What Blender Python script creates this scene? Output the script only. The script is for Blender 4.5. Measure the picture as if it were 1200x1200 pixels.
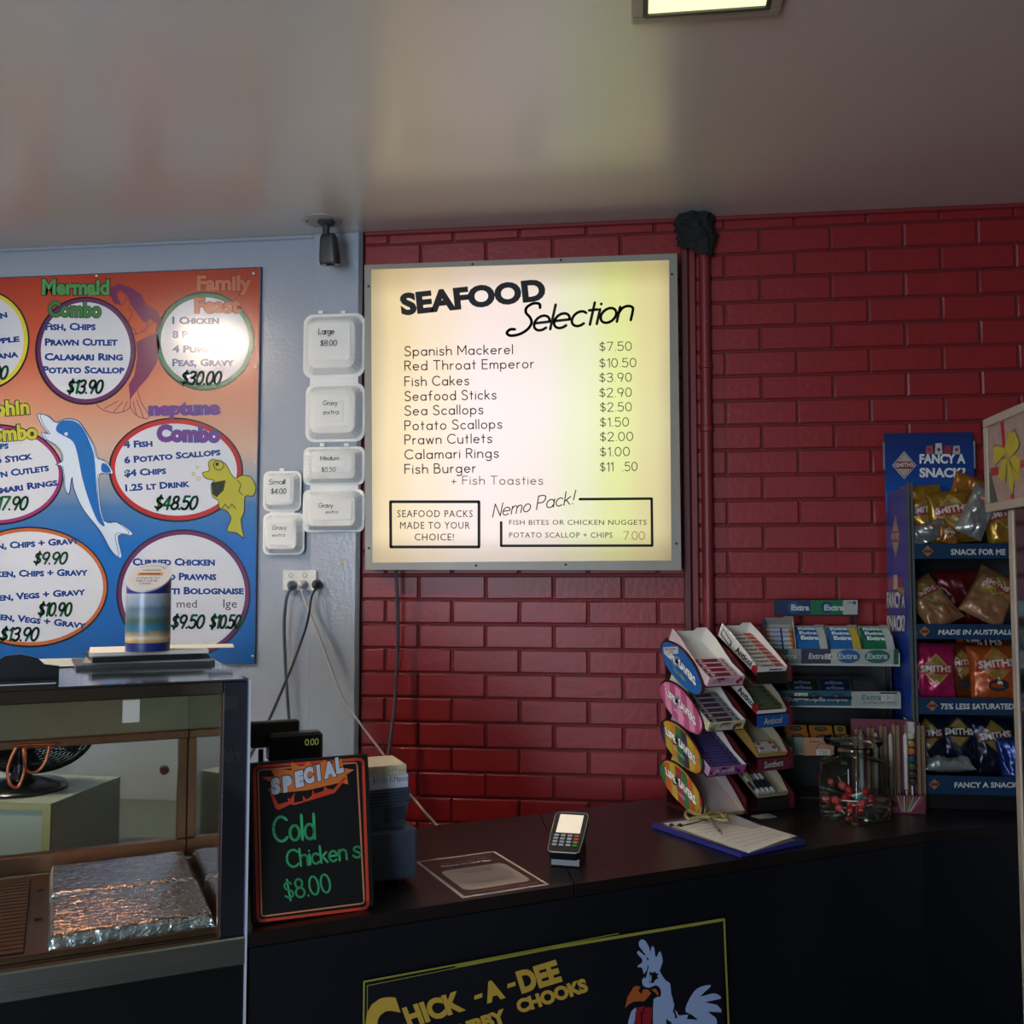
import bpy, math, random
import numpy as np
from mathutils import Vector, Matrix, noise, geometry
random.seed(7)
R = math.radians
sc = bpy.context.scene
for o in list(bpy.data.objects): bpy.data.objects.remove(o)
COL = sc.collection

# ---------------------------------------------------------------- camera, world, exposure
YAW, PIT, FPX = R(7.2), R(3.51), 1150.0
CZ = 1.6
cam_d = bpy.data.cameras.new('camera'); cam = bpy.data.objects.new('camera', cam_d); COL.objects.link(cam)
cam.location = (0, 0, CZ); cam.rotation_euler = (R(90)+PIT, 0, YAW)
cam_d.sensor_fit = 'HORIZONTAL'; cam_d.sensor_width = 36; cam_d.lens = 36*FPX/1200; cam_d.clip_start = .02
sc.camera = cam
vs = sc.view_settings
vs.view_transform = 'Standard'; vs.look = 'None'; vs.gamma = 1; vs.use_curve_mapping = False
vs.exposure = 0.0
w = bpy.data.worlds.new('world'); sc.world = w; w.use_nodes = True
w.node_tree.nodes['Background'].inputs[0].default_value = (.55, .68, .9, 1)
w.node_tree.nodes['Background'].inputs[1].default_value = .6
SIGN_E, LAMP_A, LAMP_B, WINDOW_W, HEAT_W = .9, 1.3, 190.0, 150.0, .45
def area(name, loc, rot, sx, sy, W, color):
    l = bpy.data.lights.new(name, 'AREA'); l.shape = 'RECTANGLE'; l.size = sx; l.size_y = sy; l.energy = W; l.color = color
    o = bpy.data.objects.new(name, l); COL.objects.link(o); o.location = loc; o.rotation_euler = rot
    return o
# daylight entering through the shop window behind the camera (wall_front is at y = -3)
area('daylight', (-1.7, -2.95, 1.6), (R(90), 0, 0), 1.6, 1.7, WINDOW_W, (.72, .84, 1))

# ---------------------------------------------------------------- camera maths (pixel of the photo -> point on a real plane)
def ray(px, py):
    x = (px-600)/FPX; q = -(py-600)/FPX
    y = math.cos(PIT)-q*math.sin(PIT); z = math.sin(PIT)+q*math.cos(PIT)
    return Vector((x*math.cos(YAW)-y*math.sin(YAW), x*math.sin(YAW)+y*math.cos(YAW), z))
CAM = Vector((0, 0, CZ))
def hit(px, py, P, N):
    r = ray(px, py); return CAM+r*((P-CAM).dot(N)/r.dot(N))
def onz(px, py, z): return hit(px, py, Vector((0, 0, z)), Vector((0, 0, 1)))
def ony(px, py, y): return hit(px, py, Vector((0, y, 0)), Vector((0, 1, 0)))
ANG = R(31.9); U = Vector((math.cos(ANG), math.sin(ANG), 0)); V = Vector((-math.sin(ANG), math.cos(ANG), 0)); F0 = Vector((-.754, 1.871, 0))
def T(*a): return Matrix.Translation(Vector(a))
def RZ(a): return Matrix.Rotation(a, 4, 'Z')
def RX(a): return Matrix.Rotation(a, 4, 'X')
def RY(a): return Matrix.Rotation(a, 4, 'Y')
MC = T(*F0) @ RZ(ANG)                     # counter frame: x along the front edge, y towards the back
def cf(s, t, z): return MC @ Vector((s, t, z))
def frame(o, x, y):
    x = Vector(x).normalized(); n = x.cross(Vector(y)).normalized(); y = n.cross(x)
    m = Matrix((x, y, n)).transposed().to_4x4(); m.translation = Vector(o); return m
CT = .9       # counter height
WY = 3.427    # face of the bricks

# ---------------------------------------------------------------- materials
def lin(c):
    if isinstance(c, str): c = tuple(int(c[i:i+2], 16)/255 for i in (0, 2, 4))
    return tuple(v/12.92 if v <= .04045 else ((v+.055)/1.055)**2.4 for v in c)+(1,)
MATS = {}
def mat(name, c, rough=.5, metal=0., var=.06, scale=30., bump=0., bscale=60., coat=0., spec=.5, emit=None, es=0., stretch=None, alpha=None, obj=True, c2=None):
    if name in MATS: return MATS[name]
    m = bpy.data.materials.new(name); m.use_nodes = True; nt = m.node_tree; N = nt.nodes; b = N['Principled BSDF']
    b.inputs['Roughness'].default_value = rough; b.inputs['Metallic'].default_value = metal
    b.inputs['Coat Weight'].default_value = coat; b.inputs['Coat Roughness'].default_value = .12
    b.inputs['Specular IOR Level'].default_value = spec
    tc = N.new('ShaderNodeTexCoord'); mp = N.new('ShaderNodeMapping'); nt.links.new(tc.outputs['Object'], mp.inputs[0])
    if stretch: mp.inputs['Scale'].default_value = stretch
    nz = N.new('ShaderNodeTexNoise'); nz.inputs['Scale'].default_value = scale; nz.inputs['Detail'].default_value = 3
    nt.links.new(mp.outputs[0], nz.inputs['Vector'])
    mx = N.new('ShaderNodeMix'); mx.data_type = 'RGBA'; L = lin(c)
    lo = tuple(max(0, v*(1-var)) for v in L[:3])+(1,); hi = tuple(min(1, v*(1+var)) for v in L[:3])+(1,)
    if c2: lo = L; hi = lin(c2)
    mx.inputs['A'].default_value = lo; mx.inputs['B'].default_value = hi
    nt.links.new(nz.outputs['Fac'], mx.inputs['Factor']); nt.links.new(mx.outputs['Result'], b.inputs['Base Color'])
    if bump:
        n2 = N.new('ShaderNodeTexNoise'); n2.inputs['Scale'].default_value = bscale; n2.inputs['Detail'].default_value = 2
        nt.links.new(mp.outputs[0], n2.inputs['Vector'])
        bp = N.new('ShaderNodeBump'); bp.inputs['Strength'].default_value = 1; bp.inputs['Distance'].default_value = bump
        nt.links.new(n2.outputs['Fac'], bp.inputs['Height']); nt.links.new(bp.outputs[0], b.inputs['Normal'])
    if emit: b.inputs['Emission Color'].default_value = lin(emit); b.inputs['Emission Strength'].default_value = es
    MATS[name] = m; return m
def C(c, rough=.55, **k):                  # plain printed / plastic colour
    if c in MATS: return MATS[c]
    return mat('ink_'+c if not c in MATS else c, c, rough, var=.04, **k)
def glass(name, tint='f2f7f5', rough=.02, refl=1.0):
    if name in MATS: return MATS[name]
    m = bpy.data.materials.new(name); m.use_nodes = True; nt = m.node_tree; N = nt.nodes; N.remove(N['Principled BSDF'])
    tr = N.new('ShaderNodeBsdfTransparent'); tr.inputs[0].default_value = lin(tint)
    gl = N.new('ShaderNodeBsdfGlossy'); gl.inputs['Roughness'].default_value = rough
    fr = N.new('ShaderNodeLayerWeight'); fr.inputs[0].default_value = .12*refl
    nz = N.new('ShaderNodeTexNoise'); nz.inputs['Scale'].default_value = 12
    ml = N.new('ShaderNodeMath'); ml.operation = 'MULTIPLY_ADD'; ml.inputs[1].default_value = .03; nt.links.new(nz.outputs[0], ml.inputs[0]); nt.links.new(fr.outputs['Fresnel'], ml.inputs[2])
    mx = N.new('ShaderNodeMixShader'); nt.links.new(ml.outputs[0], mx.inputs[0]); nt.links.new(tr.outputs[0], mx.inputs[1]); nt.links.new(gl.outputs[0], mx.inputs[2])
    nt.links.new(mx.outputs[0], N['Material Output'].inputs[0]); MATS[name] = m; return m
def ramp_mat(name, axis, stops, rough=.4, coat=0., noise_amt=0., nscale=8., emit=0.):
    m = bpy.data.materials.new(name); m.use_nodes = True; nt = m.node_tree; N = nt.nodes; b = N['Principled BSDF']
    b.inputs['Roughness'].default_value = rough; b.inputs['Coat Weight'].default_value = coat; b.inputs['Coat Roughness'].default_value = .1
    tc = N.new('ShaderNodeTexCoord'); sp = N.new('ShaderNodeSeparateXYZ'); nt.links.new(tc.outputs['Object'], sp.inputs[0])
    lo, hi = stops[0][0], stops[-1][0]
    src = sp.outputs['XYZ'.index(axis)]
    if noise_amt:
        nz = N.new('ShaderNodeTexNoise'); nz.inputs['Scale'].default_value = nscale; nt.links.new(tc.outputs['Object'], nz.inputs[0])
        ad = N.new('ShaderNodeMath'); ad.operation = 'MULTIPLY_ADD'; ad.inputs[1].default_value = noise_amt
        nt.links.new(nz.outputs[0], ad.inputs[0]); nt.links.new(src, ad.inputs[2]); src = ad.outputs[0]
    mr = N.new('ShaderNodeMapRange'); mr.inputs['From Min'].default_value = lo; mr.inputs['From Max'].default_value = hi
    nt.links.new(src, mr.inputs[0]); cr = N.new('ShaderNodeValToRGB'); nt.links.new(mr.outputs[0], cr.inputs[0])
    e = cr.color_ramp.elements
    e[0].position = 0; e[0].color = lin(stops[0][1]); e[1].position = 1; e[1].color = lin(stops[-1][1])
    for p, c in stops[1:-1]:
        k = e.new((p-lo)/(hi-lo)); k.color = lin(c)
    nt.links.new(cr.outputs[0], b.inputs['Base Color']); MATS[name] = m; return m

STEEL = mat('stainless_steel', 'c4c6c4', .1, 1, .1, 20, .0004, 9, stretch=(1, 1, 8))
STEELB = mat('brushed_steel', '9a9c94', .34, 1, .12, 12, .0003, 60, stretch=(.3, 6, 6))
REFLBLUE = mat('blue_reflection_steel', '858ba6', .12, 1, .25, 5, .0012, 6)  # blue tint puts the room's reflection on the post into the steel colour
MIRROR = mat('mirror_steel', 'c4c4be', .06, 1, .04, 6, .0006, 4)
OLIVE = mat('stained_hood_steel', '6a6e58', .45, .3, .25, 9, .0005, 25)
WARM = mat('warm_steel', 'a07a60', .33, 1, .2, 14, .0005, 40)
FOIL = mat('foil', 'eceef4', .25, 1, .05, 40, .0055, 55, stretch=(1, 2.6, 1))
BLACK = mat('black_plastic', '0c0d0f', .4, bump=.0002, bscale=300)
BLACKG = mat('black_gloss', '08090a', .16, coat=.3)
DGREY = mat('dark_grey_plastic', '2b2f36', .5, bump=.0002, bscale=300)
NAVYG = mat('slate_plastic', '353c4a', .5, bump=.0002, bscale=300)
WHITE = mat('white_plastic', 'd4d4d0', .45)
FOAM = mat('white_foam', 'e4e5e2', .62, bump=.0003, bscale=200, var=.03)
PAPER = mat('white_paper', 'd9d6d0', .75, bump=.0004, bscale=14, var=.03)
CARD = mat('brown_cardboard', '7b6248', .85, var=.12)
CREAM = mat('cream_card', 'c9bfae', .75)
WHCARD = mat('white_card', 'e4ddd4', .7)
GLASS = glass('clear_glass')
JAR = glass('jar_glass', 'eef3ee', .05, 1.8)

# ---------------------------------------------------------------- mesh building
def prop(o, **k):
    for a, b in k.items():
        if b is not None: o[a] = b
    return o
def empty(name, label, cat, M, group=None, parent=None):
    o = bpy.data.objects.new(name, None); COL.objects.link(o); o.matrix_world = M; o.empty_display_size = .05
    return prop(o, label=label, category=cat, group=group)
def attach(o, parent, M=None):
    if parent is not None:
        o.parent = parent; o.matrix_parent_inverse = Matrix.Identity(4)
    if M is not None:
        if parent is None: o.matrix_world = M
        else: o.matrix_basis = M
    return o
ORDER = {}
class MB:
    def __init__(s): s.v = []; s.f = []; s.m = []; s.mats = []
    def mi(s, m):
        if m not in s.mats: s.mats.append(m)
        return s.mats.index(m)
    def add(s, vs_, fs, m, M=None):
        b = len(s.v); k = s.mi(m)
        for p in vs_:
            p = Vector(p); s.v.append(M @ p if M is not None else p)
        for f in fs: s.f.append([b+i for i in f]); s.m.append(k)
    def box(s, x0, x1, y0, y1, z0, z1, m, M=None, c=0.):
        if c <= 0:
            vs_ = [(x, y, z) for z in (z0, z1) for x, y in ((x0, y0), (x1, y0), (x1, y1), (x0, y1))]
            s.add(vs_, [(3, 2, 1, 0), (4, 5, 6, 7), (0, 1, 5, 4), (1, 2, 6, 5), (2, 3, 7, 6), (3, 0, 4, 7)], m, M)
        else:   # chamfered
            c = min(c, (x1-x0)*.45, (y1-y0)*.45, (z1-z0)*.45)
            def ring(z, i, j):
                a, b, cc, d = x0+i, x1-i, y0+i, y1-i
                return [(a+j, cc, z), (b-j, cc, z), (b, cc+j, z), (b, d-j, z), (b-j, d, z), (a+j, d, z), (a, d-j, z), (a, cc+j, z)]
            vs_ = ring(z0, c, c*.4)+ring(z0+c, 0, c)+ring(z1-c, 0, c)+ring(z1, c, c*.4)
            fs = [tuple(range(7, -1, -1)), tuple(range(24, 32))]
            for r in range(3):
                for i in range(8): fs.append((r*8+i, r*8+(i+1) % 8, r*8+8+(i+1) % 8, r*8+8+i))
            s.add(vs_, fs, m, M)
    def prism(s, pts, z0, z1, m, M=None, m2=None):
        n = len(pts); ar = sum(pts[i][0]*pts[(i+1) % n][1]-pts[(i+1) % n][0]*pts[i][1] for i in range(n))
        if ar < 0: pts = pts[::-1]
        vs_ = [(x, y, z0) for x, y in pts]+[(x, y, z1) for x, y in pts]
        s.add(vs_, [tuple(range(n-1, -1, -1))]+[(i, (i+1) % n, n+(i+1) % n, n+i) for i in range(n)], m, M)
        s.add([(x, y, z1) for x, y in pts], [tuple(range(n))], m2 or m, M)
    def lathe(s, prof, m, M=None, n=24, sx=1, sy=1):
        vs_ = []; fs = []
        for r, z in prof:
            for i in range(n): a = 2*math.pi*i/n; vs_.append((r*sx*math.cos(a), r*sy*math.sin(a), z))
        for k in range(len(prof)-1):
            for i in range(n): fs.append((k*n+i, k*n+(i+1) % n, (k+1)*n+(i+1) % n, (k+1)*n+i))
        if prof[0][0] > 1e-5: fs.append(tuple(range(n-1, -1, -1)))
        if prof[-1][0] > 1e-5: fs.append(tuple((len(prof)-1)*n+i for i in range(n)))
        s.add(vs_, fs, m, M)
    def tube(s, pts, r, m, M=None, n=8, closed=False, cap=True):
        pts = [Vector(p) for p in pts]; N = len(pts); vs_ = []; fs = []; up = None
        rr = r if isinstance(r, (list, tuple)) else [r]*N
        for i, p in enumerate(pts):
            a = pts[(i-1) % N] if (closed or i) else p; b = pts[(i+1) % N] if (closed or i < N-1) else p
            t = (b-a).normalized()
            if up is None: up = Vector((0, 0, 1)) if abs(t.z) < .9 else Vector((1, 0, 0))
            x = t.cross(up).normalized(); up = x.cross(t).normalized()
            for k in range(n): q = 2*math.pi*k/n; vs_.append(p+(x*math.cos(q)+up*math.sin(q))*rr[i])
        for i in range(N if closed else N-1):
            for k in range(n):
                j = (i+1) % N; fs.append((i*n+k, i*n+(k+1) % n, j*n+(k+1) % n, j*n+k))
        if cap and not closed: fs += [tuple(range(n-1, -1, -1)), tuple((N-1)*n+k for k in range(n))]
        s.add(vs_, fs, m, M)
    def grid(s, nx, ny, fn, m, M=None, back=None):
        vs_ = [fn(i/nx, j/ny) for j in range(ny+1) for i in range(nx+1)]
        fs = [(j*(nx+1)+i, j*(nx+1)+i+1, (j+1)*(nx+1)+i+1, (j+1)*(nx+1)+i) for j in range(ny) for i in range(nx)]
        s.add(vs_, fs, m, M)
    def build(s, name, parent=None, M=None, smooth=False, bevel=0., label=None, cat=None, group=None, kind=None, angle=40):
        me = bpy.data.meshes.new(name); me.from_pydata(s.v, [], s.f)
        for m in s.mats: me.materials.append(m)
        me.polygons.foreach_set('material_index', s.m)
        if smooth:
            me.polygons.foreach_set('use_smooth', [True]*len(s.f))
            me.update()
            try: me.set_sharp_from_angle(angle=R(angle))
            except Exception: pass
        me.validate(); me.update()
        o = bpy.data.objects.new(name, me); COL.objects.link(o); attach(o, parent, M)
        if bevel:
            b = o.modifiers.new('bevel', 'BEVEL'); b.width = bevel; b.segments = 2; b.limit_method = 'ANGLE'; b.angle_limit = R(40)
        ORDER[o.name] = len(ORDER); return prop(o, label=label, category=cat, group=group, kind=kind)
def smooth_pts(P, n=5, closed=False):
    P = [Vector(p) for p in P]; N = len(P); out = []
    for i in range(N if closed else N-1):
        p0 = P[(i-1) % N] if (closed or i) else P[0]; p1 = P[i]; p2 = P[(i+1) % N]; p3 = P[(i+2) % N] if (closed or i < N-2) else P[-1]
        for k in range(n):
            t = k/n; out.append(.5*((2*p1)+(p2-p0)*t+(2*p0-5*p1+4*p2-p3)*t*t+(3*p1-p0-3*p2+p3)*t**3))
    if not closed: out.append(P[-1])
    return out
def rrect(w, h, r, n=4):
    out = []
    for cx, cy, a0 in ((w/2-r, h/2-r, 0), (-w/2+r, h/2-r, 90), (-w/2+r, -h/2+r, 180), (w/2-r, -h/2+r, 270)):
        for k in range(n+1): a = R(a0+90*k/n); out.append((cx+r*math.cos(a), cy+r*math.sin(a)))
    return out
def copy_tree(root, M, label=None, group=None):
    c = root.copy(); COL.objects.link(c); c.matrix_world = M
    if label: c['label'] = label
    if group: c['group'] = group
    for ch in root.children:
        d = ch.copy(); COL.objects.link(d); d.parent = c; ORDER[d.name] = ORDER.get(ch.name, 0)+.0001*len(ORDER)/10**6
        for g in ch.children:
            e = g.copy(); COL.objects.link(e); e.parent = d
    return c

# ---------------------------------------------------------------- lettering
def arc(cx, cy, rx, ry, a0=0, a1=360):
    n = max(4, int(abs(a1-a0)/24)); return [(cx+rx*math.cos(R(a0+(a1-a0)*k/n)), cy+ry*math.sin(R(a0+(a1-a0)*k/n))) for k in range(n+1)]
GL = {
'a':'a 3 3 3 3|6 6 6 0','b':'0 10 0 0|a 3 3 3 3','c':'a 3 3 3 3 45 315','d':'a 3 3 3 3|6 10 6 0','e':'.1 3.2 5.9 3.2|a 3 3 3 3 4 315',
'f':'s 4 10 2.4 9.6 1.8 8 1.8 0|0 6 3.6 6','g':'a 3 3 3 3|s 6 6 6 -1 5 -3 3 -3.4 .8 -2.6','h':'0 10 0 0|s 0 3.5 1 5.4 3 6 5 5.2 5.4 3.5 5.4 0',
'i':'0 6 0 0|0 8 0 8.2','j':'s 2 6 2 -1 1 -3 -1 -3|2 8 2 8.2','k':'0 10 0 0|4.5 6 0 2.8|1.4 3.8 4.8 0','l':'0 10 0 0',
'm':'0 6 0 0|s 0 4 1 5.6 2.4 6 3.8 5.4 4.2 4 4.2 0|s 4.2 4 5.2 5.6 6.6 6 8 5.4 8.4 4 8.4 0','n':'0 6 0 0|s 0 3.5 1 5.4 3 6 5 5.2 5.4 3.5 5.4 0',
'o':'a 3 3 3 3','p':'0 6 0 -3|a 3 3 3 3','q':'a 3 3 3 3|6 6 6 -3','r':'0 6 0 0|s 0 3.6 1 5.4 3 6','s':'s 4.6 5.2 3.4 6 1.6 6 .5 5 .8 3.9 2.4 3.1 4.2 2.4 4.6 1.2 3.4 0 1.4 0 .1 .9',
't':'1.6 9 1.6 0|0 6 3.4 6','u':'s 0 6 0 2.4 .8 .5 2.7 0 4.6 .5 5.4 2.4 5.4 6|5.4 6 5.4 0','v':'0 6 2.6 0 5.2 6','w':'0 6 2 0 4 6 6 0 8 6','x':'0 6 5 0|5 6 0 0',
'y':'0 6 2.8 0|5.6 6 1.6 -3.4','z':'0 6 5 6 0 0 5 0',
'S':'s 6 8.6 4.6 10 2.4 10 .6 8.8 .6 7 2 5.6 4.6 4.6 6.2 3.2 6 1.2 4.2 0 1.8 0 .1 1.2','M':'0 0 0 10 4.5 3 9 10 9 0','R':'0 0 0 10|s 0 10 3.6 10 5.6 9 5.8 7.4 5 5.6 3 5 0 5|3 5 6 0',
'T':'0 10 7 10|3.5 10 3.5 0','E':'5.6 10 0 10 0 0 5.6 0|0 5.2 5 5.2','F':'5.6 10 0 10 0 0|0 5.2 5 5.2','C':'a 5 5 5 5 45 315','P':'0 0 0 10|s 0 10 3.8 10 5.8 9 6 7.2 5 5.2 3.2 4.8 0 4.8',
'B':'0 0 0 10|s 0 10 3.4 10 5 9 5 7 3.6 5.5 0 5.4|s 0 5.4 4 5.4 6 4.2 6.2 2.2 5 .4 3.4 0 0 0','N':'0 0 0 10 6.6 0 6.6 10','L':'0 10 0 0 5.4 0','G':'a 5 5 5 5 45 350|5.5 4.6 9.9 4.6',
'A':'0 0 4 10 8 0|1.5 3.6 6.5 3.6','O':'a 5 5 5 5','H':'0 0 0 10|6 0 6 10|0 5 6 5','I':'0 0 0 10','K':'0 0 0 10|6 10 0 4|2 6 6 0',
'0':'a 3 5 3 5','1':'.4 8 2.4 10 2.4 0','2':'s .2 7.8 1 9.4 3 10 5 9.2 5.4 7.4 4 4.8 .2 0|0 0 5.8 0','3':'s .2 8.8 2 10 4.6 9.4 5.2 7.6 4 5.6 2 5.2|s 2 5.2 4.6 4.9 5.8 2.8 4.6 .6 2.4 0 .1 1.2',
'4':'4.4 0 4.4 10 0 3 6 3','5':'5.2 10 1 10 .6 5.8|s .6 5.8 3 6.4 5.4 5.2 5.6 2.8 4.6 .6 2.4 0 .1 1.2','6':'a 3 3 2.8 3|.3 3.4 3.4 10','7':'0 10 5.6 10 1.8 0','8':'a 3 7.6 2.3 2.4|a 3 2.6 2.9 2.6','9':'a 3 7 2.8 3|5.8 7 3.6 0',
'$':'s 5 8.2 4 9 2 9 .6 7.8 1 6 3 5 5 4 5.4 2.2 4 1 2 1 .1 2|2.9 10.8 2.9 -.8','.':'.4 .1 .4 .3','+':'0 3.4 5 3.4|2.5 5.9 2.5 .9','!':'1.4 10 .8 3|.6 .2 .6 .4',',':'.6 .4 0 -1.6','-':'0 3.4 3.4 3.4',
'§':'s 7.8 8.2 7.6 9.7 5.8 10.2 3.8 9 3.6 7 4.8 5.2 5.4 3 4.4 .8 2 -.8 -.8 -1 -2 .2 -1 1.4 .4 1.2'}
def strokes(ch):
    out = []
    for part in GL[ch].split('|'):
        p = part.split()
        if p[0] == 'a': out.append(arc(*[float(q) for q in p[1:]]))
        elif p[0] == 's':
            q = [float(z) for z in p[1:]]; out.append([tuple(z)[:2] for z in smooth_pts([(q[i], q[i+1], 0) for i in range(0, len(q), 2)], 3)])
        else:
            q = [float(z) for z in p]; out.append([(q[i], q[i+1]) for i in range(0, len(q), 2)])
    return out
def ribbon(pts, w, closed=False):
    out = []; n = len(pts)
    for i in range(n if closed else n-1):
        a, b = pts[i], pts[(i+1) % n]; dx, dy = b[0]-a[0], b[1]-a[1]; L = math.hypot(dx, dy) or 1e-6
        nx, ny = -dy/L*w/2, dx/L*w/2; out.append([(a[0]-nx, a[1]-ny), (b[0]-nx, b[1]-ny), (b[0]+nx, b[1]+ny), (a[0]+nx, a[1]+ny)])
    for a in pts: out.append([(a[0]+w/2*math.cos(k*math.pi/3), a[1]+w/2*math.sin(k*math.pi/3)) for k in range(6)])
    return out
def pen(s, h, w=None, thick=.9, shear=0., gap=1.7):
    """monoline lettering: list of polygons, baseline-left origin, y up; h = cap height, thick in tenths of cap height"""
    x = 0; raw = []
    for ch in s:
        if ch == ' ': x += 4.4; continue
        st = strokes(ch); mx = max(p[0] for q in st for p in q)
        for q in st: raw.append([(p[0]+x+shear*p[1], p[1]) for p in q])
        x += mx+gap
    x -= gap; k = h/10; kx = (w/x) if w else k
    out = []
    for q in raw: out += ribbon([(p[0]*kx, p[1]*k) for p in q], thick*k)
    return out
BF = {}
def blk(s, h, w=None, *, bold=0., shear=0., caps=None, space=1.):
    """block lettering from the built-in font, same conventions"""
    h_big = h > 50; key = (s, bold, shear, caps, space, h_big)
    if key not in BF:
        c = bpy.data.curves.new('t', 'FONT'); c.body = s; c.size = 1; c.offset = bold; c.shear = shear; c.resolution_u = 4 if h_big else 2; c.space_character = space
        if caps:
            c.small_caps_scale = caps
            for i in range(len(s)): c.body_format[i].use_small_caps = True
        o = bpy.data.objects.new('t', c); COL.objects.link(o)
        dg = bpy.context.evaluated_depsgraph_get(); me = o.evaluated_get(dg).to_mesh()
        vs_ = [(v.co.x, v.co.y) for v in me.vertices]; ps = [list(p.vertices) for p in me.polygons]
        o.evaluated_get(dg).to_mesh_clear(); bpy.data.objects.remove(o); bpy.data.curves.remove(c)
        BF[key] = (vs_, ps)
    vs_, ps = BF[key]
    if not vs_: return []
    x0 = min(v[0] for v in vs_); x1 = max(v[0] for v in vs_); k = h/(.685+2*bold); kx = w/(x1-x0) if w else k
    return [[((vs_[i][0]-x0)*kx, (vs_[i][1]+bold)*k) for i in p] for p in ps]
def ell(cx, cy, rx, ry, n=48, a0=0, a1=360, rot=0):
    c, s = math.cos(R(rot)), math.sin(R(rot)); out = []
    for k in range(n+(0 if a1-a0 >= 360 else 1)):
        a = R(a0+(a1-a0)*k/n); x, y = rx*math.cos(a), ry*math.sin(a); out.append((cx+x*c-y*s, cy+x*s+y*c))
    return out
class Decal:
    """flat print on a plane: 2-D shapes placed at layer heights above the plane of matrix PM (z = towards the viewer)"""
    def __init__(s, PM, fn=None, lift=.0004, warp=None):
        s.PM = PM; s.fn = fn; s.lift = lift; s.mb = MB(); s.warp = warp
        s.inv = PM.inverted(); s.P = PM.translation.copy(); s.N = (PM.to_3x3() @ Vector((0, 0, 1))).normalized()
        s.flip = 1
    def px(s, ox=0, oy=0, k=1., step=0):     # shapes are given in photo pixels (of a zoomed crop) and land on the real plane
        def f(x, y):
            q = s.inv @ hit(ox+x/k, oy+y/k, s.P, s.N); return (q.x, q.y)
        s.fn = f; s.flip = -1; return s
    def met(s): s.fn = None; s.flip = 1; return s
    def polys(s, ps, m, layer=1):
        vs_ = []; fs = []
        for p in ps:
            q = [s.fn(*a) if s.fn else a for a in p]; b = len(vs_)
            ar = sum(q[i][0]*q[(i+1) % len(q)][1]-q[(i+1) % len(q)][0]*q[i][1] for i in range(len(q)))
            if ar < 0: q = q[::-1]
            for a in q:
                z = s.lift*layer+(s.warp(*a) if s.warp else 0); vs_.append((a[0], a[1], z))
            fs.append(tuple(range(b, b+len(q))))
        s.mb.add(vs_, fs, m); return s
    def fill(s, pts, m, layer=1):
        tri = geometry.tessellate_polygon([[Vector((a, b, 0)) for a, b in pts]])
        return s.polys([[pts[i] for i in t] for t in tri], m, layer)
    def rect(s, x0, y0, x1, y1, m, layer=1): return s.polys([[(x0, y0), (x1, y0), (x1, y1), (x0, y1)]], m, layer)
    def line(s, pts, w, m, layer=2, closed=False): return s.polys(ribbon(pts, w, closed), m, layer)
    def text(s, ps, x, y, m, rot=0, layer=3):
        c, q = math.cos(R(rot)), math.sin(R(rot)); f = s.flip
        return s.polys([[(x+a*c-b*q, y+f*(a*q+b*c)) for a, b in p] for p in ps], m, layer)
    def skew(s, ps, x, y, ax, ay, m, layer=3):
        return s.polys([[(x+a*ax[0]+b*ay[0], y+a*ax[1]+b*ay[1]) for a, b in p] for p in ps], m, layer)
    def build(s, name, parent=None, M=None, **k):
        return s.mb.build(name, parent, M, **k)
def clip(poly, conv):
    n = len(conv); ar = sum(conv[i][0]*conv[(i+1) % n][1]-conv[(i+1) % n][0]*conv[i][1] for i in range(n))
    if ar < 0: conv = conv[::-1]
    out = list(poly)
    for i in range(n):
        a, b = conv[i], conv[(i+1) % n]; src = out; out = []
        sd = lambda p: (b[0]-a[0])*(p[1]-a[1])-(b[1]-a[1])*(p[0]-a[0])
        for k in range(len(src)):
            p, q = src[k], src[(k+1) % len(src)]; sp_, sq = sd(p), sd(q)
            if sp_ >= 0: out.append(p)
            if (sp_ >= 0) != (sq >= 0):
                t_ = sp_/(sp_-sq); out.append((p[0]+(q[0]-p[0])*t_, p[1]+(q[1]-p[1])*t_))
        if not out: return []
    return out
def local(parent_M, PM): return parent_M.inverted() @ PM

# ================================================================ THE ROOM
XL, XR, YB, ZC = -3.3, 2.9, -3.0, 2.84
BRICK = mat('red_painted_brick', '861619', .42, var=.13, scale=14, bump=.001, bscale=45)
MORTAR = mat('red_painted_mortar', '5c1014', .6, bump=.001, bscale=60)
GREYW = mat('grey_gloss_paint', '9ca4b0', .2, bump=.0011, bscale=75, var=.03)
CEILM = mat('ceiling_gloss_paint', 'd2cac0', .27, var=.03, scale=3, bump=.0006, bscale=2.2, spec=1.)
CEILM.node_tree.nodes['Principled BSDF'].inputs['IOR'].default_value = 1.75
FLOORM = mat('floor_vinyl', '4a4744', .4, var=.2)
WALLB = mat('shop_wall_paint', '8f8a84', .6)
BX0 = -.985
mb = MB(); mb.box(XL, XR, YB, WY+.2, -.1, 0, FLOORM); mb.build('floor', kind='structure')
mb = MB(); mb.box(XL-.1, XR+.1, YB-.1, WY+.2, ZC, ZC+.1, CEILM); ceil = mb.build('ceiling', kind='structure')
mb = MB(); mb.box(XL-.1, BX0, WY, WY+.12, 0, ZC, GREYW); mb.build('wall_back_left', kind='structure')
mb = MB(); mb.box(BX0, XR+.1, WY+.007, WY+.12, 0, ZC, MORTAR); wall = mb.build('wall_back', kind='structure')
mb = MB(); mb.box(XL-.1, XL, YB, WY, 0, ZC, WALLB); mb.build('wall_left', kind='structure')
mb = MB(); mb.box(XR, XR+.1, YB, WY, 0, ZC, WALLB); mb.build('wall_right', kind='structure')
mb = MB()
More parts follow.
